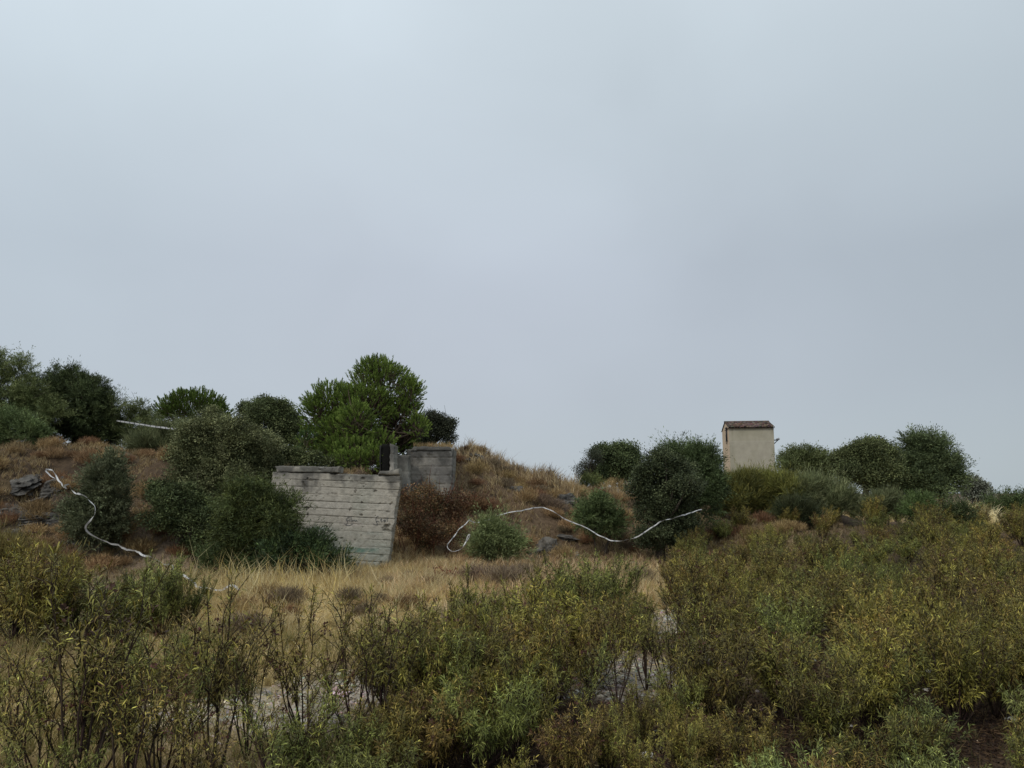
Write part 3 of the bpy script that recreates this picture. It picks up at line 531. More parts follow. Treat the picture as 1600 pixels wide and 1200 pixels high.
tree('oak_tree', 'tree', 'front one of the two big rounded dark trees right of the mound', 1032, 25, [(1034, 765, 48, 54), (1040, 730, 36, 26), (1015, 790, 30, 40), (1055, 812, 26, 34), (1035, 842, 40, 18)], dict(OAKD, c=[(.08, .10, .048), (.11, .13, .062), (.06, .076, .038)]), gap=.05, trunk=.18, limbs=34)
tree('oak_tree', 'tree', 'rear one of the two big rounded trees, brighter green and taller', 1082, 27.5, [(1078, 745, 40, 44), (1065, 712, 26, 20), (1095, 728, 22, 24), (1090, 790, 34, 34), (1103, 765, 18, 30)], dict(JUN, c=[(.12, .16, .065), (.15, .195, .08), (.09, .12, .05)], cr=.17), gap=.08, trunk=.18)
# right side
tree('broom_shrub', 'shrub', 'olive green broom shrub in front of the tower, next to the big rounded trees', 1150, 31, [(1150, 782, 34, 30), (1130, 782, 20, 24), (1165, 766, 20, 16)], BROOM, gap=.05, multi=4, trunk=.06)
tree('broom_shrub', 'shrub', 'yellow green broom shrub directly below the right edge of the tower', 1205, 31.5, [(1208, 786, 40, 32), (1195, 768, 24, 16), (1228, 780, 20, 22)], dict(BROOM, c=[(.17, .18, .045), (.20, .20, .055), (.13, .14, .045)]), gap=.05, multi=4, trunk=.06)
tree('broom_shrub', 'shrub', 'tall grey green broom shrub right of the yellow green one', 1282, 31, [(1285, 790, 40, 30), (1270, 772, 24, 18), (1312, 795, 20, 20), (1250, 800, 22, 22)], BROOMG, gap=.05, multi=4, trunk=.06)
tree('broom_shrub', 'shrub', 'low dark broom shrub below the gap between the olive broom shrubs', 1242, 29, [(1245, 812, 24, 18), (1262, 818, 18, 14)], dict(BROOM, c=[(.05, .065, .03), (.07, .08, .035)]), gap=.05, multi=3, trunk=.05)
tree('juniper_tree', 'tree', 'flat topped dark green tree just right of the tower', 1262, 50, [(1255, 738, 34, 26), (1285, 740, 22, 18), (1245, 722, 18, 14), (1275, 722, 18, 13)], dict(JUN, cr=.28, dens=15, W=.02, L=(.1, .18)), gap=.15, trunk=.2)
tree('oak_tree', 'tree', 'broad round holm oak on the right skyline, left one of the tall pair', 1355, 42, [(1355, 730, 46, 40), (1335, 722, 26, 26), (1378, 738, 30, 36), (1360, 705, 32, 16), (1386, 724, 15, 13)], dict(OAKD, cr=.26, dens=20, L=(.08, .12), W=.03), gap=.12, trunk=.26, limbs=34)
tree('juniper_tree', 'tree', 'tallest juniper on the right skyline with ragged tiers of branches', 1455, 43, [(1436, 722, 20, 30), (1462, 728, 30, 34), (1452, 697, 14, 12), (1427, 695, 11, 12), (1482, 745, 18, 26), (1440, 764, 38, 18), (1420, 748, 20, 28)], dict(JUND, cr=.3, dens=15, W=.02, L=(.1, .2), c=[(.10, .125, .055), (.13, .155, .07), (.075, .095, .045)]), gap=.3, trunk=.24, limbs=40, twigs=16)
tree('oak_tree', 'tree', 'pale distant tree right of the tallest juniper', 1522, 75, [(1522, 766, 17, 17), (1535, 772, 10, 11)], dict(OAK, cr=.4, dens=9, L=(.14, .2), W=.06, c=[(.22, .235, .18), (.27, .285, .22)]), gap=.15, trunk=.2)  # distance haze put into the leaf colours, paler and greyer than near oaks
tree('juniper_tree', 'tree', 'dark low juniper with bare twigs at the right edge of the photo', 1570, 38, [(1572, 794, 24, 13), (1592, 797, 24, 14), (1620, 790, 28, 18), (1552, 802, 14, 8), (1570, 778, 9, 9)], dict(JUND, cr=.22, dens=20, W=.014), gap=.3, trunk=.14, twigs=26)
tree('juniper_bush', 'bush', 'small bright green pointed bush below the tallest juniper', 1440, 28, [(1440, 800, 22, 16), (1437, 787, 10, 10)], dict(GRN, c=[(.11, .16, .05), (.13, .18, .06)]), gap=.05, trunk=.04, multi=3)
tree('juniper_bush', 'bush', 'dark rounded bush in the scrub below the distant pale tree', 1497, 27, [(1497, 812, 26, 16)], JUND, gap=.05, trunk=.04, multi=3)
tree('juniper_bush', 'bush', 'grey olive bush in the scrub below the broad round holm oak', 1385, 30, [(1385, 800, 26, 18), (1360, 808, 18, 13)], BROOMG, gap=.05, trunk=.04, multi=3)
# brambles beside the wall
for i, (ub, d, lb, lab) in enumerate([
    (655, 24.6, [(655, 790, 32, 24), (640, 775, 20, 16), (668, 775, 24, 18)], 'rusty bramble thicket filling the corner between the wing wall and the square ruin'),
    (642, 23.6, [(640, 820, 22, 24), (652, 835, 20, 18)], 'dark red bramble hugging the right edge of the wing wall'),
    (692, 24.6, [(692, 800, 32, 26), (706, 785, 20, 18)], 'orange brown bramble below the square ruin'),
    (688, 23.8, [(690, 835, 30, 18), (668, 848, 20, 13)], 'brown bramble left of the looped tape end'),
    (728, 27, [(728, 792, 24, 18), (745, 785, 16, 12)], 'reddish bramble at the left flank of the mound')]):
    tree('bramble_bush', 'bush', lab, ub, d, lb, BRAM, gap=.35, multi=4, trunk=.03, barkc=(.12, .05, .035), twigs=14)
tree('bramble_bush', 'bush', 'low wine red shrub in the dry grass in front of the mound', 685, 19.5, [(683, 912, 34, 14), (705, 908, 22, 12)], dict(BRAM, c=[(.17, .06, .035), (.13, .05, .03), (.2, .1, .05)]), multi=4, trunk=.02, barkc=(.1, .04, .03))
tree('dry_shrub', 'shrub', 'leafless fan of twigs on the right shoulder of the mound skyline', 855, 33, [(855, 752, 14, 8)], dict(HEATH, dens=12), multi=3, trunk=.03, twigs=46, limbs=10)

# ------------------------------------------------------------ repeated small shrubs of the dry slope
HG = 'small dry shrubs on slope and grass'
def dry_proto(sp, label, seed):
    g = np.random.default_rng(seed); root = thing('dry_shrub', (0, 0, 0), label, 'shrub', HG); f = Geo(); b = Geo(); n = 300
    for i in range(46):
        a_ = g.uniform(0, 6.28); r_ = g.uniform(.1, .5); e_ = np.array([math.cos(a_)*r_, math.sin(a_)*r_, g.uniform(.22, .48)]); q = e_*np.array([.35, .35, .5])
        b.tube(np.array([[0, 0, -.03], q, e_]), [.006, .004, .002], 3, (.10, .075, .06))
    D = unit(g.normal(size=(n*5, 3))*np.array([.6, .6, .3])+np.array([0, 0, .8])); B = unit(g.normal(size=(n*5, 3)))*np.array([.40, .36, .2])*g.uniform(.25, 1.15, (n*5, 1))+np.array([0, 0, .16]); B[:, 2] = np.maximum(B[:, 2], 0)
    cols = np.array(sp['c']); f.leaves(B, unit(D+B*1.4), g.normal(size=B.shape), g.uniform(.07, .22, n*5), .0055, np.clip(cols[g.integers(0, 3, n*5)]*(1+g.normal(0, .2, (n*5, 1))), .01, 1))
    b.build('stems', M_bark, root); f.build('foliage', M_leaf, root); return root
PH = dry_proto(HEATH, '', 51); PD = dry_proto(DRYB, '', 52); PR = dry_proto(dict(HEATH, c=[(.24, .13, .07), (.30, .17, .09), (.18, .10, .06)]), '', 53)
spots = [(450, 15.0, 'greyish purple dry tuft in the straw grass, left one near the wall', PH, .85), (545, 15.5, 'greyish purple dry tuft in the straw grass below the middle of the wall', PH, .75), (385, 12.2, 'grey dry tuft in the straw left of centre, nearer than the purple tufts', PH, .85),
         (745, 19.0, 'grey purple dry shrub right of the wine red shrub', PH, 1.1), (790, 18.2, 'grey purple dry shrub in the grass under the pale green bush', PH, 1.3), (820, 19.6, 'grey purple shrub below the stones of the slope', PH, 1.1),
         (1000, 19, 'grey dry shrub beside the yellow grass patch', PH, 1.0), (880, 24.6, 'brown shrub at the foot of the rocks', PD, 1.2)]
first = {id(PH): True, id(PD): True, id(PR): True}
def place(pr, u, d, s, label, group=HG, g=rng):
    loc = G(u, d); sc_ = (s*g.uniform(.9, 1.1), s*g.uniform(.9, 1.1), s*g.uniform(.85, 1.15)); rz = g.uniform(0, 6.28)
    if first.get(id(pr)):
        pr.location = loc; pr.rotation_euler = (0, 0, rz); pr.scale = sc_; pr['label'] = label; pr['group'] = group; first[id(pr)] = False; return pr
    return dup(pr, loc, rz, sc_, label, group)
for u, d, lab, pr, s in spots: place(pr, u, d, s, lab)
g9 = np.random.default_rng(99)
def tufts(n, g, ufun, prs, where, us, names, group, smin, smax):
    for i in range(n):
        u, d = ufun(i, g); pr = prs[g.integers(0, len(prs))]; sz = g.uniform(smin, smax)
        lab = ('large ' if sz > (smin+smax)/2 else 'small ')+{id(PD): 'straw brown', id(PR): 'russet', id(PH): 'grey'}[id(pr)]+' dry tuft '+names[int(np.searchsorted(us, u))]+(', high on ' if d > where[1] else ', low on ')+where[0]
        place(pr, u, d, sz, lab, group, g)
tufts(75, g9, lambda i, g: (g.uniform(705, 1000), g.uniform(25.5, 33)), [PD, PR, PH, PD], ('the mound', 29), [760, 830, 900, 950], ['on the left flank', 'below the peak', 'above the bend of the tape', 'on the right shoulder', 'beside the big rounded trees'], 'dry tufts on the mound', .45, 1.15)
tufts(70, g9, lambda i, g: (g.uniform(-40, 300), g.uniform(23, 29)) if i < 40 else (g.uniform(-60, 230), g.uniform(22, 25.5)), [PD, PD, PR], ('the left bank', 25.5), [20, 90, 160, 220], ['at the photo edge', 'around the start of the tape', 'left of the conical juniper', 'by the conical juniper', 'by the dark holm oaks'], 'dry tufts on the left bank', .5, 1.2)
tufts(22, g9, lambda i, g: (g.uniform(1085, 1260), g.uniform(23, 30)), [PD, PR], ('the bank', 26.5), [1130, 1170, 1210], ['beside the big rounded trees', 'below the left edge of the tower', 'below the tower', 'below the grey green broom'], 'dry tufts on the right bank', .7, 1.3)

tufts(16, g9, lambda i, g: (g.uniform(320, 680), g.uniform(14, 20.5)), [PD, PR, PH], ('the straw meadow', 17.5), [420, 520, 600], ['before the dark bushes', 'left of the wall foot', 'before the wall', 'right of the wall foot'], 'dry tufts in the straw meadow', .35, .75)
# ------------------------------------------------------------ narrow leaved scrub
def cistus(seed, cols, nst=24, spread=.56, hgt=1.0, leafd=1.1, L=.074, heads=0, bare=.20, tw=(11, 18), name='narrow_leaved_shrub'):
    g = np.random.default_rng(seed); root = thing(name, (0, 0, 0), '', 'shrub'); f = Geo(); b = Geo(); hd = Geo()
    B, D, Ls, Cc, Dr, Nn = [], [], [], [], [], []; cols = np.array(cols)
    def leafy(p0, p1, col_, t0=.0):
        ax = p1-p0; ln = np.linalg.norm(ax); ax = ax/ln; m = max(int(ln*leafd/.0125), 4); t = np.linspace(t0, 1, m)
        for q in range(2):
            ang = g.uniform(0, 6.28)+np.arange(m)*1.57+q*math.pi; rf_ = np.array([.3, .5, .8]) if abs(ax[2]) > .95 else np.array([0, 0, 1.]); A = unit(np.cross(ax, rf_)); Bn = np.cross(ax, A)
            r = A*np.cos(ang)[:, None]+Bn*np.sin(ang)[:, None]; sp_ = .95-.5*t[:, None]
            B.append(p0+ax*(t*ln)[:, None]); D.append(unit(r*sp_+ax*(1.1-sp_)*1.1+g.normal(0, .15, (m, 3)))); Nn.append(unit(ax+g.normal(0, .25, (m, 3))))
            Ls.append(L*g.uniform(.6, 1.25, m)*(1-.25*(1-t))); Dr.append(np.clip(g.uniform(.1, 1.5, m)-.8*t, 0, 1.5)); Cc.append(np.array([.99, 1.01, .76])*col_*np.exp(g.normal(.0, .5, (m, 1))))
    for i in range(nst):
        az = g.uniform(0, 6.28); lean = spread*math.sqrt(g.random()); hh = hgt*g.uniform(.55, 1.08)*(1-.22*lean); n = 7; t = np.linspace(0, 1, n)[:, None]
        pl = np.array([[math.cos(az), math.sin(az), 0]])*(lean*hgt*(t**.75)*.85)+np.array([[0, 0, 1]])*hh*t+g.normal(0, .014, (n, 3))*(t > 0)*(t+.3); pl[0, 2] = -.05
        b.tube(pl, .0075*hgt*(1.1-.85*t[:, 0]), 4, jit((.055, .038, .03), 1, .2, g)[0])
        base_col = cols[g.integers(0, len(cols))]
        leafy(pl[-2], pl[-1]+unit(pl[-1]-pl[-2])*.05, base_col)
        if g.random() < .5: leafy(pl[-3], pl[-2], base_col*.95)
        for k in range(g.integers(*tw)):
            s = g.uniform(bare, .95); x_ = s*(n-1); i0 = int(x_); q = pl[i0]*(1-(x_-i0))+pl[min(i0+1, n-1)]*(x_-i0)
            dv = unit(np.array([math.cos(az), math.sin(az), 0])*.25+np.append(g.normal(0, .5, 2), g.uniform(.7, 1.3))); ln = g.uniform(.12, .32)*hgt*(1.15-s*.5)
            e_ = q+dv*ln; mid = (q+e_)/2+g.normal(0, .012, 3); b.tube(np.array([q, mid, e_]), [.0042, .0034, .002], 3, (.06, .042, .03))
            cc = cols[g.integers(0, len(cols))] if g.random() < .4 else base_col
            leafy(q+dv*ln*.3, e_, cc)
            if heads and g.random() < heads:
                hp = e_+dv*.03; m = 9; f.leaves(hp+g.normal(0, .012, (m, 3)), g.normal(size=(m, 3))+dv, g.normal(size=(m, 3)), .028, .009, jit((.085, .04, .028), m, .25, g))
    B, D, Ls, Cc, Dr, Nn = map(lambda z: np.concatenate(z), (B, D, Ls, Cc, Dr, Nn))
    f.leaves(B, D, Nn, Ls, .0037*(L/.074), np.clip(Cc, .006, 1), Dr, True)
    b.build('stems', M_bark, root); f.build('foliage', M_cist, root)
    return root
OLV = [(.18, .165, .05), (.145, .135, .042), (.22, .19, .055), (.16, .12, .042)]
YEL = [(.24, .20, .055), (.20, .17, .048), (.22, .155, .05), (.17, .15, .042)]
GRE = [(.145, .155, .05), (.18, .185, .06), (.12, .125, .042)]
BRN = [(.20, .15, .05), (.165, .13, .045), (.24, .20, .06), (.14, .095, .04)]
protos = {'olive': [cistus(1, OLV), cistus(2, OLV, 26, .66), cistus(3, OLV, 18, .45, heads=.12), cistus(4, OLV+GRE, 24, .6, .9), cistus(5, OLV+BRN, 28, .5, 1.05, heads=.06)], 'yellowish': [cistus(11, YEL), cistus(12, YEL, 22, .7), cistus(13, YEL, 18, .5), cistus(14, YEL+OLV, 24, .6, heads=.05)],
          'green': [cistus(21, GRE, 20, .65), cistus(22, GRE, 18, .75, .95)], 'brownish': [cistus(31, BRN, 18, .5, heads=.25), cistus(32, BRN, 22, .6, heads=.15), cistus(33, BRN+OLV, 20, .45, 1.05, heads=.2)],
          'sparse': [cistus(41, OLV, 9, .5, 1.15, .8, heads=.12, bare=.4, tw=(7, 12)), cistus(42, BRN+OLV, 8, .4, 1.2, .7, heads=.2, bare=.4, tw=(6, 11)), cistus(43, OLV+GRE, 11, .6, 1.1, .8, heads=.08, bare=.35, tw=(7, 12))],
          'broad': [cistus(51, [(.155, .175, .065), (.20, .215, .08), (.12, .14, .055)], 22, .8, .75, .8, .095, bare=.12), cistus(52, YEL+GRE, 22, .8, .7, .8, .09, bare=.12), cistus(53, OLV+GRE, 22, .75, .8, .8, .09, bare=.12)]}
for ps in protos.values():
    for p_ in ps: first[id(p_)] = True
SG = 'narrow leaved shrubs of the scrub'
def put(kind, u, d, s, label, group=SG, g=g9):
    ps = protos[kind]; pr = ps[g.integers(0, len(ps))]
    for q in ps:
        if first[id(q)]: pr = q; break
    return place(pr, u, d, s, label, group, g)
CG = 'narrow leaved shrubs in the central clump'
for kind, u, d, s, lab in [
    ('sparse', 548, 7.3, 1.08, 'tall thin shrub at the left tip of the central clump with dark seed heads'), ('sparse', 590, 7.0, 1.12, 'tall thin shrub with the highest dark spike of the central clump'),
    ('olive', 615, 7.9, .98, 'olive shrub right behind the tall spikes of the central clump'), ('brownish', 668, 8.4, 1.0, 'brown tinged shrub in the back row of the central clump, left part'),
    ('olive', 722, 8.6, 1.05, 'olive shrub in the back row of the central clump, below the wine red shrub'), ('olive', 775, 8.9, 1.05, 'olive shrub in the back row of the central clump, below the grey purple shrubs'),
    ('yellowish', 828, 9.2, 1.1, 'yellow olive shrub in the back row of the central clump'), ('yellowish', 880, 9.4, 1.1, 'ochre tipped shrub at the right shoulder of the central clump'), ('brownish', 925, 9.0, .98, 'brown tipped shrub at the right end of the central clump'),
    ('brownish', 655, 7.3, .9, 'brown leaved shrub in the second row of the central clump, left'), ('olive', 705, 7.4, .92, 'olive shrub in the middle of the central clump'), ('olive', 760, 7.5, .95, 'olive shrub in the second row of the central clump, centre'),
    ('yellowish', 812, 7.8, .95, 'yellow olive shrub in the second row of the central clump'), ('brownish', 865, 8.2, .92, 'brown shrub in the second row of the central clump, right'), ('sparse', 905, 7.5, .82, 'sparse shrub with bare dark stems in front of the pale gravel'),
    ('sparse', 965, 8.3, .72, 'small bare stemmed shrub standing on the pale gravel'), ('green', 520, 6.0, .72, 'green shrub low at the left front of the central clump'), ('green', 570, 5.5, .62, 'bright green low shrub at the bottom, left front of the central clump'),
    ('olive', 632, 6.2, .78, 'olive shrub at the front of the central clump, left'), ('brownish', 690, 6.3, .75, 'brown shrub at the front of the central clump'), ('green', 748, 6.4, .8, 'shrub with the lightest rosettes in the front of the central clump'),
    ('yellowish', 806, 6.6, .78, 'yellowish shrub at the front right of the central clump'), ('broad', 640, 5.0, .55, 'low broad leaved shrub at the bottom edge, left of centre'), ('broad', 720, 4.9, .5, 'low broad leaved shrub at the bottom edge, centre'),
    ('yellowish', 790, 5.3, .55, 'low yellow shrub at the bottom edge just right of centre'), ('broad', 855, 5.0, .48, 'low yellow broad leaved shrub at the bottom edge beside the dark litter'), ('broad', 960, 4.7, .3, 'tiny yellow rosette plant at the bottom edge beside the white stone'),
    ('brownish', 890, 6.0, .6, 'low brown plant at the left rim of the dark litter'), ('olive', 950, 6.2, .55, 'low olive plant in the middle of the dark litter'), ('brownish', 1000, 5.8, .45, 'low reddish brown plant on the dark litter above the white stone'), ('yellowish', 1095, 5.4, .42, 'low yellowish plant at the bottom right of the white stone'), ('olive', 1075, 6.1, .5, 'low olive plant above the tiny brown one'),
    ('sparse', 1010, 9.0, .8, 'thin twiggy shrub in the middle of the pale gravel'), ('sparse', 1050, 8.6, .85, 'thin twiggy shrub at the right rim of the pale gravel'), ('sparse', 1085, 9.6, .95, 'thin brown shrub leaning over the path stones'), ('sparse', 935, 9.9, .85, 'thin shrub behind the pale gravel'),
    ('brownish', 1000, 6.9, .5, 'low brown plant before the pale gravel'), ('olive', 1060, 7.2, .6, 'low olive plant right of the dark litter'), ('brownish', 1110, 6.4, .5, 'low brown plant on the dark litter'), ('yellowish', 1165, 6.0, .6, 'low yellowish plant right of the dark litter'), ('broad', 910, 5.6, .35, 'small rosette plant with a reddish tip on the dark litter'), ('brownish', 1045, 5.3, .32, 'tiny brown plant beside the white stone'),
    ('green', 912, 12.6, 1.25, 'rounded dark green shrub standing behind the central clump'), ('green', 955, 13.4, 1.15, 'dark shrub right behind the rounded green one'), ('olive', 872, 12.9, 1.1, 'olive shrub left of the rounded dark green one'), ('olive', 835, 11.2, .95, 'low olive shrub between clump and rounded green shrub'),
    ('green', 760, 11.8, .75, 'low greener shrub behind the central clump near the grey purple shrubs'), ('olive', 980, 11.2, .8, 'olive shrub at the left border of the yellow grass patch')]:
    put(kind, u, d, s, lab, CG)
LG = 'narrow leaved shrubs at the lower left'
for kind, u, d, s, lab in [
    ('brownish', 20, 12, 1.3, 'brownish shrub of the left mid ground clump, at the photo edge'), ('yellowish', 55, 11.6, 1.3, 'ochre shrub of the left mid ground clump'), ('brownish', 85, 12.3, 1.2, 'brown shrub at the right end of the left mid ground clump'), ('yellowish', -15, 12.4, 1.35, 'ochre shrub cut by the left edge'),
    ('sparse', 118, 5.6, 1.25, 'tallest thin plant at the lower left with pale green leaves'), ('sparse', 135, 6.0, 1.1, 'thin dark stemmed plant just right of the tallest one'), ('sparse', 60, 5.8, .95, 'thin plant at the lower left corner'), ('sparse', 195, 5.4, .95, 'thin plant with brown seed heads at lower left'),
    ('sparse', 250, 6.2, 1.0, 'thin plant with a dark upright spike left of the straw grass'), ('sparse', 330, 6.3, 1.15, 'thin leaning plant with the dark spike against the straw grass'), ('sparse', 385, 6.8, .9, 'thin plant with curved stems before the straw grass'), ('sparse', 440, 6.0, .95, 'thin arching plant left of the central clump'),
    ('sparse', 478, 7.0, 1.05, 'thin plant with a leafy spike left of the central clump'), ('green', 40, 4.9, .6, 'low green plant in the lower left corner'), ('olive', 120, 4.8, .55, 'low olive plant at the bottom under the tallest thin plant'), ('sparse', 300, 5.1, .7, 'low thin plant at the bottom left of centre'),
    ('olive', 215, 4.9, .5, 'low olive plant at the bottom between the thin plants'), ('sparse', 370, 5.0, .65, 'low bare twigged plant at the bottom'), ('broad', 455, 4.9, .45, 'low broad leaved green plant at the bottom left of the central clump'), ('sparse', 20, 7.4, .9, 'thin plant behind the lower left corner'),
    ('olive', 170, 7.2, .75, 'olive plant in the middle of the lower left growth'), ('sparse', 280, 7.6, .85, 'thin plant behind the seed head plants'), ('green', 230, 9.0, .8, 'low green plant in front of the broom shrub'), ('olive', 330, 9.2, .7, 'low olive plant at the left border of the straw grass')]:
    put(kind, u, d, s, lab, LG)
# broom in the left mid ground
for u, d, sc9, lab in [(140, 12.3, 1.05, 'dull green shrub right of the left mid ground clump'), (178, 12.0, 1.15, 'dull green shrub in the middle of the group before the trail'), (215, 12.4, 1.12, 'dull green shrub, tallest of the group before the trail'), (252, 12.1, 1.0, 'dull green shrub on the right side of the group before the trail'), (285, 12.8, .85, 'small dull green shrub at the right end of the group before the trail'), (195, 13.2, 1.0, 'dull green shrub at the back of the group before the trail'), (235, 13.4, .95, 'shrub under the tape at the back of the group before the trail')]:
    put('green', u, d, sc9, lab, 'dull green shrubs before the trail')
tree('broom_shrub', 'shrub', 'ochre brown fine twigged shrub at the left edge in front of the bank', 50, 13.2, [(50, 915, 58, 42), (0, 900, 50, 40), (90, 930, 30, 34)], dict(BROOM, cr=.13, L=(.09, .24), W=.0042, dens=55, per=36, c=[(.22, .165, .06), (.16, .13, .045), (.14, .10, .04)]), gap=.3, multi=5, trunk=.03)
# the dense scrub on the right: one shrub per spot
g7 = np.random.default_rng(12); taken = []
def ubound(d): return np.interp(d, [4, 5.2, 6.2, 8, 9, 11, 12, 16, 24, 34], [1110, 1110, 1230, 1075, 1110, 1120, 1065, 1050, 1075, 1110])
for tries in range(9000):
    if len(taken) >= 300: break
    d = math.sqrt(g7.uniform(4.7**2, 34**2)) if tries % 3 else g7.uniform(4.6, 10); u = g7.uniform(ubound(d), 1680)
    sp_ = .40+.038*d; p = G(u, d)
    if any((p[0]-q[0])**2+(p[1]-q[1])**2 < sp_*sp_ for q in taken): continue
    if d > 20 and u < 1110+(d-20)*14 and g7.random() < .75: continue
    taken.append(p); nn = float(fbm(np.array(p[0]*.35), np.array(p[1]*.35), 91, 3))+g7.normal(0, .25)
    kind = 'yellowish' if nn > .3 else 'olive' if nn > -.12 else 'brownish' if nn > -.38 else 'green'
    if d < 6.8: kind = 'broad' if g7.random() < .7 else kind
    s = np.interp(d, [5, 7, 10, 20, 34], [.62, .85, 1.0, 1.05, .95])*g7.uniform(.82, 1.15)
    side = ['along the left border', 'below the tower', 'below the grey green broom', 'below the broad oak', 'below the tallest juniper', 'by the right photo edge'][int(np.searchsorted([1140, 1235, 1325, 1415, 1510], u))]
    row = ['front', 'second', 'third', 'fourth', 'fifth', 'topmost'][int(np.searchsorted([6, 8, 11, 16, 23], d))]; size = 'large' if s > np.interp(d, [5, 7, 10, 20, 34], [.62, .85, 1.0, 1.05, .95]) else 'small'
    put(kind, u, d, s, f'{size} {kind} shrub in the {row} belt of the right scrub {side}', 'narrow leaved shrubs of the dense right scrub', g7)

k_ = 0                                   # the scrub goes on beyond the right edge of the photo
for tries in range(1500):
    if k_ >= 80: break
    d = math.sqrt(g7.uniform(4**2, 30**2)); u = g7.uniform(1690, 2300); p = G(u, d)
    if any((p[0]-q[0])**2+(p[1]-q[1])**2 < (.6+.04*d)**2 for q in taken): continue
    taken.append(p); k_ += 1; put(['olive', 'yellowish', 'brownish', 'green'][k_ % 4], u, d, g7.uniform(.9, 1.2), 'shrub of the right scrub beyond the right edge of the photo', 'narrow leaved shrubs of the dense right scrub', g7)

# ------------------------------------------------------------ grass (uncountable)
def tuft_pull(x, y, g, c=.28):
    ix, iy = np.floor(x/c), np.floor(y/c); cx = (ix+.15+.7*hash2(ix, iy, 5))*c; cy = (iy+.15+.7*hash2(ix, iy, 6))*c; k = .62*(g.random(len(x)) < .75)
    return x*(1-k)+cx*k, y*(1-k)+cy*k
def blades(name, n, region, hgt, wid, cols, seed, dens=None, lean=.35, label=''):
    g = np.random.default_rng(seed); (u0, u1, d0, d1) = region; D_ = np.sqrt(g.uniform(d0*d0, d1*d1, n)); U_ = g.uniform(u0, u1, n)
    x = (U_-800)/F*D_*1.01; y = D_; x, y = tuft_pull(x, y, g); z = height(x, y)
    if dens is not None: k = g.random(n) < dens(x, y, z); x, y, z = x[k], y[k], z[k]
    n = len(x); tid = hash2(np.floor(x/.28), np.floor(y/.28), seed+40); cl = .5*(tid*2-1)+.8* fbm(x*1.5, y*1.5, seed, 3); B = np.stack([x, y, z-.01], -1); wnd = np.stack([fbm(x, y, seed+3, 2), fbm(x, y, seed+4, 2), 0*x], -1)
    D = unit(np.stack([g.normal(0, lean, n), g.normal(0, lean, n), np.ones(n)], -1)+wnd*.5); h = hgt*g.uniform(.35, 1.1, n)*np.clip(1+cl*.7, .25, 2)
    W = 1.45*wid*g.uniform(.6, 1.3, n)*(.6+y/18); S = unit(np.cross(D, g.normal(size=(n, 3)))); bend = unit(g.normal(size=(n, 3))*np.array([1, 1, 0.])+1e-6)
    m = B+D*(h*.55)[:, None]; t = B+D*(h*.92)[:, None]+bend*(h*g.uniform(.05, .5, n))[:, None]; Wc = W[:, None]
    V = np.stack([B-S*Wc, B+S*Wc, m+S*Wc*.8, m-S*Wc*.8, t], 1).reshape(-1, 3); o = (np.arange(n)*5)[:, None]
    cols = np.array(cols); mixn = np.clip((cl*.5+.5+g.normal(0, .25, n))*len(cols), 0, len(cols)-1).astype(int); c = np.clip(cols[mixn]*(1+g.normal(0, .16, (n, 1))), .01, 1)
    ob = add_mesh(name, V, (o+np.array([0, 1, 2, 3, 3, 2, 4])).ravel(), np.tile([4, 3], n), M_grass, np.repeat(c, 5, 0)); tag(ob, label, 'grass', None, 'stuff'); return ob
STRAW = [(.66, .49, .21), (.77, .61, .33), (.48, .34, .17), (.79, .66, .40)]
TAN = [(.36, .265, .15), (.50, .385, .225), (.24, .165, .095), (.42, .32, .19)]
RUS = [(.24, .155, .085), (.32, .215, .12), (.16, .105, .06), (.29, .21, .13)]
def d_straw(x, y, z):
    gr, st, li = zone(x, y, z); return np.clip(st*(1-gr*.97)*np.clip(.62+1.5*fbm(x*.8, y*.8, 44, 4), .08, 1)+.02, 0, 1)
blades('straw_grass', 120000, (230, 1090, 9.5, 23), .36, .0022, STRAW, 1, d_straw, label='tall straw coloured dry grass in front of the concrete wall')
def d_near(x, y, z):
    gr, st, li = zone(x, y, z); u, v = proj(x, y, z); return np.clip((.5+1.25*fbm(x*.9, y*.9, 5, 4))*(1-gr*.95)*(1-li*.9), 0, 1)*(1-.75*np.clip(uvmask(u, v, 205, 885, 110, 30)+uvmask(u, v, 212, 830, 22, 36), 0, 1))
blades('meadow_grass', 80000, (-60, 620, 4.6, 13), .24, .0022, [(.50, .39, .19), (.34, .28, .11), (.62, .49, .26), (.25, .22, .08)], 2, d_near, label='thin yellow green grass among the plants at the lower left')
blades('bank_grass', 420000, (-160, 1300, 19, 36), .24, .0028, TAN+RUS+TAN, 3, lambda x, y, z: d_near(x, y, z)*1.5*(1-.55*np.clip(uvmask(*proj(x, y, z), 40, 800, 80, 38), 0, 1)), label='short brown dry grass covering the bank and the mound')
blades('bank_grass', 60000, (600, 1180, 14, 25), .34, .0026, TAN+STRAW, 4, d_near, label='tan dry grass on the flat ground before the mound')
blades('crest_grass', 9000, (690, 900, 30.5, 34.5), .6, .0030, STRAW+TAN, 6, lambda x, y, z: .6+0*x, .2, label='tall pale grass stalks standing along the crest of the mound')
blades('far_grass', 40000, (1000, 1700, 34, 60), .5, .005, STRAW, 7, label='pale yellow grass beyond the scrub on the right')
blades('far_grass', 5000, (1470, 1535, 35.5, 42), 1.0, .006, [(.7, .56, .33), (.78, .66, .42)], 17, label='patch of pale yellow grass between the far trees on the right')
blades('stalk_grass', 700, (280, 560, 15.5, 21), .95, .0030, STRAW, 8, lean=.3, label='long single grass stalks rising before the wall')
blades('scrub_grass', 60000, (1000, 2100, 5, 30), .2, .0022, [(.2, .15, .07), (.12, .11, .05), (.26, .19, .1)], 9, lambda x, y, z: .8*(1-zone(x, y, z)[0]), label='short dry grass between the shrubs on the right')

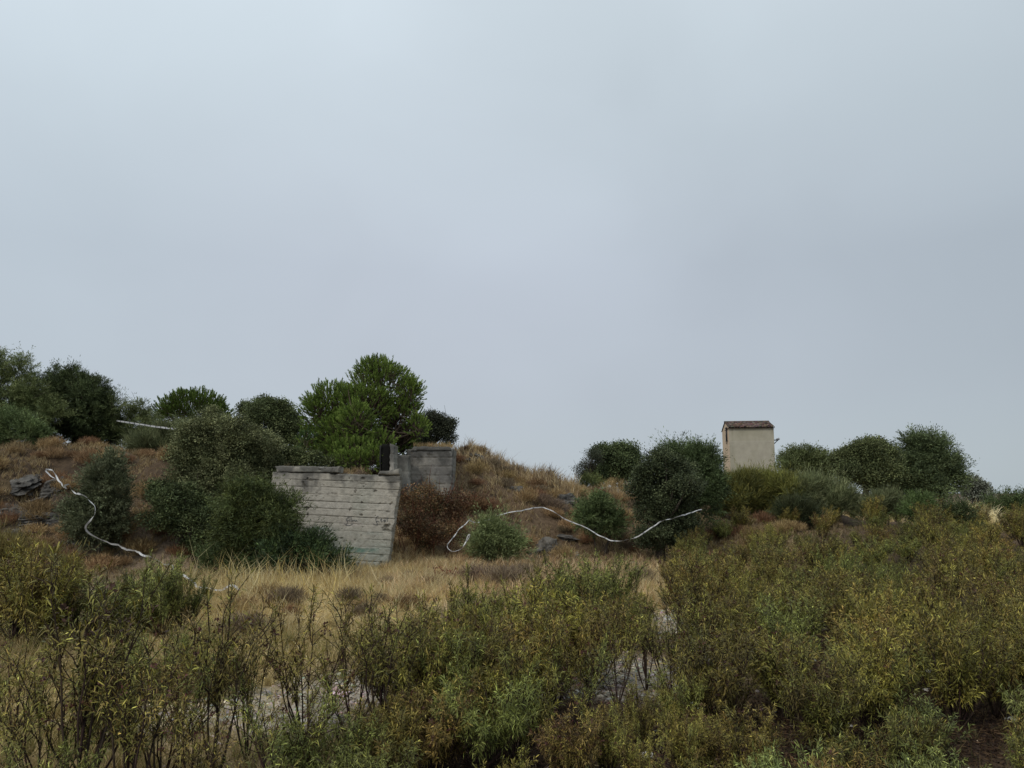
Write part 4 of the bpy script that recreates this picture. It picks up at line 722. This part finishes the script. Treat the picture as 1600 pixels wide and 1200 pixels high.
# fallen leaves and twigs on the ground
def litter(name, n, reg, cols, L, W, seed, lab, dens=None):
    g = np.random.default_rng(seed); (u0, u1, d0, d1) = reg; y = np.sqrt(g.uniform(d0*d0, d1*d1, n)); x = (g.uniform(u0, u1, n)-800)/F*y*1.01; z = height(x, y)
    if dens is not None: k = g.random(n) < dens(x, y, z); x, y, z = x[k], y[k], z[k]
    n = len(x); q = Geo(); D = g.normal(size=(n, 3))*np.array([1, 1, .18]); q.leaves(np.stack([x, y, z+g.uniform(.002, .03, n)], -1), D, np.array([0, 0, 1.])+g.normal(0, .35, (n, 3)), L*g.uniform(.5, 1.3, n), W, np.clip(np.array(cols)[g.integers(0, len(cols), n)]*(1+g.normal(0, .2, (n, 1))), .005, 1))
    return tag(q.build(name, M_grass), lab, 'litter', None, 'stuff')
litter('leaf_litter', 200000, (450, 1700, 4.6, 13), [(.06, .035, .022), (.09, .055, .03), (.04, .025, .018), (.17, .11, .06)], .05, .008, 1, 'dark brown fallen leaves under the near shrubs', lambda x, y, z: .15+.85*zone(x, y, z)[2])
litter('dry_twigs', 60000, (-40, 1250, 5, 22), [(.4, .32, .2), (.26, .19, .12), (.55, .45, .3), (.14, .1, .06)], .11, .0025, 2, 'broken straw and twigs lying on the clearings')

litter('flattened_straw', 240000, (200, 1090, 9, 23), STRAW, .2, .008, 3, 'flattened pale straw lying under the standing grass', d_straw)
# ------------------------------------------------------------ stones
def stone(name, loc, r, cols, label, seed, cat='stone', sub=3, flat=.6, group=None, amp=.28, fr=2.2):
    import bmesh
    g = np.random.default_rng(seed); bm = bmesh.new(); bmesh.ops.create_icosphere(bm, subdivisions=sub, radius=1); me = bpy.data.meshes.new(name); bm.to_mesh(me); bm.free()
    V = np.zeros(len(me.vertices)*3, np.float32); me.vertices.foreach_get('co', V); V = V.reshape(-1, 3).astype(float); s = seed*3.1
    for _ in range(9):                      # planar cuts give fractured faces
        nn = unit(g.normal(size=3)); dd = g.uniform(.55, .85); k = V @ nn-dd; V = V-np.outer(np.clip(k, 0, None), nn)*.9
    a_ = fbm(V[:, 0]*fr+s, V[:, 1]*fr+V[:, 2]*1.7, seed, 4); b_ = fbm(V[:, 2]*fr*1.3-s, V[:, 0]*fr-V[:, 1], seed+7, 4); V = V*(1+amp*(a_+b_)*.6)[:, None]
    V = V*np.array(r)*np.array([1, 1, flat]); me.vertices.foreach_set('co', V.astype(np.float32).ravel())
    at = me.color_attributes.new('Col', 'FLOAT_COLOR', 'POINT'); c = np.ones((len(V), 4), np.float32); k = np.clip(b_[:, None]*1.3+.5, 0, 1); c[:, :3] = np.array(cols[0])*(1-k)+np.array(cols[1])*k; at.data.foreach_set('color', c.ravel())
    me.materials.append(M_rock); o = bpy.data.objects.new(name, me); col.objects.link(o); o.location = loc; o.rotation_euler = (g.normal(0, .15), g.normal(0, .15), g.uniform(0, 6)); return tag(o, label, cat, group)
PALE = [(.42, .40, .37), (.55, .53, .50)]; GREY = [(.06, .055, .047), (.15, .137, .118)]; DARK = [(.045, .042, .038), (.12, .112, .10)]
def groundpx(u, v):
    d = 10.0
    for _ in range(30):
        z = float(height(np.array((u-800)/F*d), np.array(d))); b = (v-600)/F; # depth where the sight line meets the ground
        t = (EYE-z)/(b*CP-SP); d = .5*d+.5*max(t*(CP+b*SP), 3)
    return P(u, v, d)
for i, (u, v, r, lab, c) in enumerate([(1012, 1184, .065, 'white grey stone lying on dark litter at the bottom centre', PALE), (1308, 1116, .065, 'pale stone left of the broad leaved plant at lower right', PALE), (1328, 1133, .04, 'small pale stone right of the left pale stone at lower right', PALE),
        (1592, 1127, .09, 'pale stone at the right edge of the photo near the bottom', PALE), (1573, 1126, .045, 'small pale stone beside the one at the right edge', PALE), (1290, 1186, .06, 'grey stone at the bottom below the pale stones', GREY), (1455, 1052, .07, 'pale stone seen between the shrubs on the right, upper one', PALE), (1448, 1078, .04, 'small pale pebble between the shrubs on the right', PALE),
        (1043, 967, .09, 'flat white stone on the path by the yellow grass', PALE), (1120, 958, .12, 'pale stone at the left edge of the right scrub', PALE), (1045, 948, .12, 'grey flat stone at the head of the path', GREY), (455, 1190, .07, 'pale stone at the bottom left of the central clump', PALE), (475, 1130, .06, 'white stone on gravel left of the central clump', PALE)]):
    p = groundpx(u, v); stone('stone', (p[0], p[1], float(height(p[0], p[1]))+r*.2), (r*1.3, r, r), c, lab, 400+i)
for i, (u, d, r, lab, c, fl_) in enumerate([(858, 25.4, (.75, .5, .6), 'dark grey rock outcrop at the foot of the mound', GREY, .8), (838, 25.0, (.45, .35, .35), 'blackish rock left of the outcrop at the foot of the mound', DARK, .8), (892, 25.2, (.5, .4, .4), 'grey rock right of the outcrop at the foot of the mound', GREY, .7), (985, 23.2, (.5, .35, .25), 'pale grey flat rock below the sagging tape', GREY, .5),
        (882, 29.5, (.75, .5, .5), 'dark rock face half way up the right shoulder of the mound', DARK, .9), (742, 31.6, (.9, .5, .35), 'dark earthy rock at the peak of the mound', DARK, .7), (800, 29.5, (.5, .35, .3), 'dark rock high on the mound face', DARK, .7), (868, 27.2, (.9, .3, .2), 'dark rock put in for the shade of a recess where the tape bends', DARK, .6),  # last rock here is a dark body standing in for a shaded recess
        (30, 25.2, (1.2, .6, .45), 'large dark grey rock face in the bank at the left edge', DARK, .7), (88, 25.3, (.7, .6, .6), 'dark rock in the bank just left of the conical juniper', DARK, .8), (66, 24.0, (.45, .4, .35), 'grey boulder low in the left bank', GREY, .7), (-10, 24.0, (.8, .6, .6), 'grey rock low at the photo edge in the left bank', GREY, .7), (120, 23.4, (.5, .4, .4), 'dark rock under the conical juniper', DARK, .7), (8, 24.4, (1.1, .5, .5), 'low dark ledge of the left scarp at the photo edge', DARK, .6), (45, 24.2, (.9, .5, .45), 'low dark ledge in the middle of the left scarp', DARK, .6), (85, 24.0, (.8, .45, .4), 'low dark ledge at the right end of the left scarp', DARK, .6), (25, 23.5, (.7, .45, .3), 'lowest dark ledge of the left scarp', DARK, .6), (60, 24.9, (.8, .4, .35), 'upper dark ledge of the left scarp below the tape', DARK, .6)]):
    p = G(u, d); stone('rock_outcrop', (p[0], p[1]+.25, p[2]-.05), r, c, lab, 500+i, 'rock', 5, fl_, amp=.5, fr=3)
gs = Geo(); g5 = np.random.default_rng(77); n = 60000; y = np.sqrt(g5.uniform(4.6**2, 20**2, n)); x = (g5.uniform(-50, 1500, n)-800)/F*y; z = height(x, y); gr_, st_, li_ = zone(x, y, z); k = g5.random(n) < gr_*.9+.03; x, y, z = x[k], y[k], z[k]; n = len(x)
OC = np.array([[1, 0, 0], [0, 1, 0], [-1, 0, 0], [0, -1, 0], [0, 0, 1], [0, 0, -1.]]); OF = np.array([0, 1, 4, 1, 2, 4, 2, 3, 4, 3, 0, 4, 1, 0, 5, 2, 1, 5, 3, 2, 5, 0, 3, 5])
r = g5.gamma(2, .0085, n)[:, None, None]+.006; V = OC[None]*r*g5.uniform(.5, 1.3, (n, 6, 1))*np.array([1.2, 1, .6])+np.stack([x, y, z], -1)[:, None]; gs.add(V.reshape(-1, 3), ((np.arange(n)*6)[:, None]+OF).ravel(), np.full(n*8, 3), np.repeat(jit((.40, .36, .31), n, .3, g5), 6, 0))
tag(gs.build('gravel', M_rock), 'pale loose gravel on the clearings', 'gravel', None, 'stuff')

# ------------------------------------------------------------ barrier tape
m_, n_, l_, b_ = base_mat('plastic_tape', .35, .5); at = n_.new('ShaderNodeAttribute'); at.attribute_name = 'Col'; l_(at.outputs['Color'], b_.inputs['Base Color'])
t_ = n_.new('ShaderNodeBsdfTranslucent'); l_(at.outputs['Color'], t_.inputs[0]); ms = n_.new('ShaderNodeMixShader'); ms.inputs[0].default_value = .25; l_(b_.outputs[0], ms.inputs[1]); l_(t_.outputs[0], ms.inputs[2]); l_(ms.outputs[0], n_['Material Output'].inputs[0]); M_tape = m_
def tape(label, pts, w=.075, stripe=.0, seed=0, tw=1.0):
    """pts (u, v, d, roll): a ribbon through real points; roll turns it about its length"""
    g = np.random.default_rng(seed); p3 = np.array([P(*q[:3]) for q in pts]); seg = np.r_[0, np.cumsum(np.linalg.norm(np.diff(p3, axis=0), axis=1))]; n = int(seg[-1]/.035)+4; s = np.linspace(0, seg[-1], n)
    c = np.stack([np.interp(s, seg, p3[:, i]) for i in range(3)], -1); ker = np.array([1, 2, 3, 2, 1.])/9
    for i in range(3): c[2:-2, i] = np.convolve(c[:, i], ker, 'valid')
    c = c+np.stack([fbm(s*1.6, s*0+3, seed+11, 3), fbm(s*1.6, s*0+5, seed+12, 3), fbm(s*1.6, s*0+7, seed+13, 3)], -1)*(.0 if tw < .3 else .05)
    T = unit(np.gradient(c, axis=0)); up = np.array([0, 0, 1.]); A = unit(np.cross(T, np.array([0, 1., 0]))); A = np.where((A[:, 2:3] < 0), -A, A); Bn = np.cross(T, A)
    th = fbm(s*1.3, s*0+seed, seed, 3)*2.6*tw+.15; wd = w*(1-.35*np.clip(fbm(s*2.2, s*0+9, seed+2, 3), 0, 1))
    wv = A*np.cos(th)[:, None]+Bn*np.sin(th)[:, None]; V = np.stack([c-wv*wd[:, None]/2, c+Bn*.012*fbm(s*5, s*0, seed+5, 2)[:, None], c+wv*wd[:, None]/2], 1).reshape(-1, 3)
    col_ = np.ones((n, 3))*np.array([.70, .70, .70])*(1-.45*np.clip(fbm(s*3, s*0+2, seed+8, 3)+.2, 0, 1))[:, None]
    if stripe: ph = (s % stripe)/stripe; col_[ph < .16] = (.07, .07, .08) if stripe > .5 else (.28, .28, .30)
    else:
        ph = (s % .62)/.62; col_[ph < .07] = (.30, .30, .33)
    i = np.arange(n-1)[:, None]*3; Fq = np.concatenate([i+np.array([0, 1, 4, 3]), i+np.array([1, 2, 5, 4])], 1).ravel(); q = Geo(); q.add(V, Fq, np.full((n-1)*2, 4), np.repeat(col_, 3, 0)); o = q.build('barrier_tape', M_tape, None, True); return tag(o, label, 'tape', 'plastic barrier tapes')
tape('straight taut barrier tape with dark stripes strung between bushes on the left skyline', [(180, 657, 30.5), (200, 660, 29.5), (245, 667, 27.5), (290, 672, 25.4), (312, 675, 23.7)], .062, .52, 1, .15)
tape('white barrier tape draped down the left slope, over the conical juniper to the straw grass', [(88, 748, 23.60), (78, 743, 23.60), (69, 734, 23.60), (72, 731, 23.60), (78, 733, 23.50), (92, 752, 23.00), (104, 766, 22.40), (101, 760, 22.20), (107, 758, 22.00), (112, 768, 21.90), (124, 770, 21.40), (138, 776, 20.70), (142, 782, 20.60), (149, 792, 20.50), (148, 802, 20.50), (140, 812, 20.60), (132, 822, 20.70), (131, 828, 20.80), (140, 837, 20.90), (158, 846, 21.00), (180, 853, 20.78), (205, 860, 20.02), (228, 868, 19.40), (250, 877, 18.70), (266, 883, 18.20), (272, 891, 17.90), (284, 898, 17.60), (296, 906, 17.30), (304, 913, 17.00), (306, 917, 16.90), (318, 919, 16.80), (334, 922, 16.7), (345, 925, 16.6), (352, 920, 16.6), (360, 915, 16.5), (368, 916, 16.4), (374, 922, 16.4)], .048, 0, 2, .8)
tape('white barrier tape looped beside the pale green bush and sagging right across the slope', [(728, 846, 22.6), (731, 836, 22.6), (734, 834, 22.6), (733, 841, 22.6), (727, 850, 22.6), (722, 859, 22.5), (716, 861, 22.5), (708, 863, 22.5), (701, 857, 22.6), (700, 852, 22.7), (707, 843, 22.9), (713, 835, 23.1), (717, 827, 23.3), (727, 819, 23.6), (733, 811, 23.8), (737, 815, 23.9), (748, 816, 24.1), (760, 814, 24.3), (775, 806, 24.6), (792, 802, 24.8), (812, 797, 25.1), (832, 794, 25.4), (852, 793, 25.6), (864, 799, 25.3), (880, 809, 25.0), (900, 819, 24.6), (920, 827, 24.3), (936, 837, 24.0), (952, 843, 23.7), (970, 845, 23.5), (985, 843, 23.3), (1000, 837, 23.1), (1012, 829, 23.0), (1030, 816, 22.9), (1042, 812, 22.9), (1060, 806, 23.1), (1080, 800, 23.6), (1097, 796, 24.0)], .034, .34, 4, 1.0)
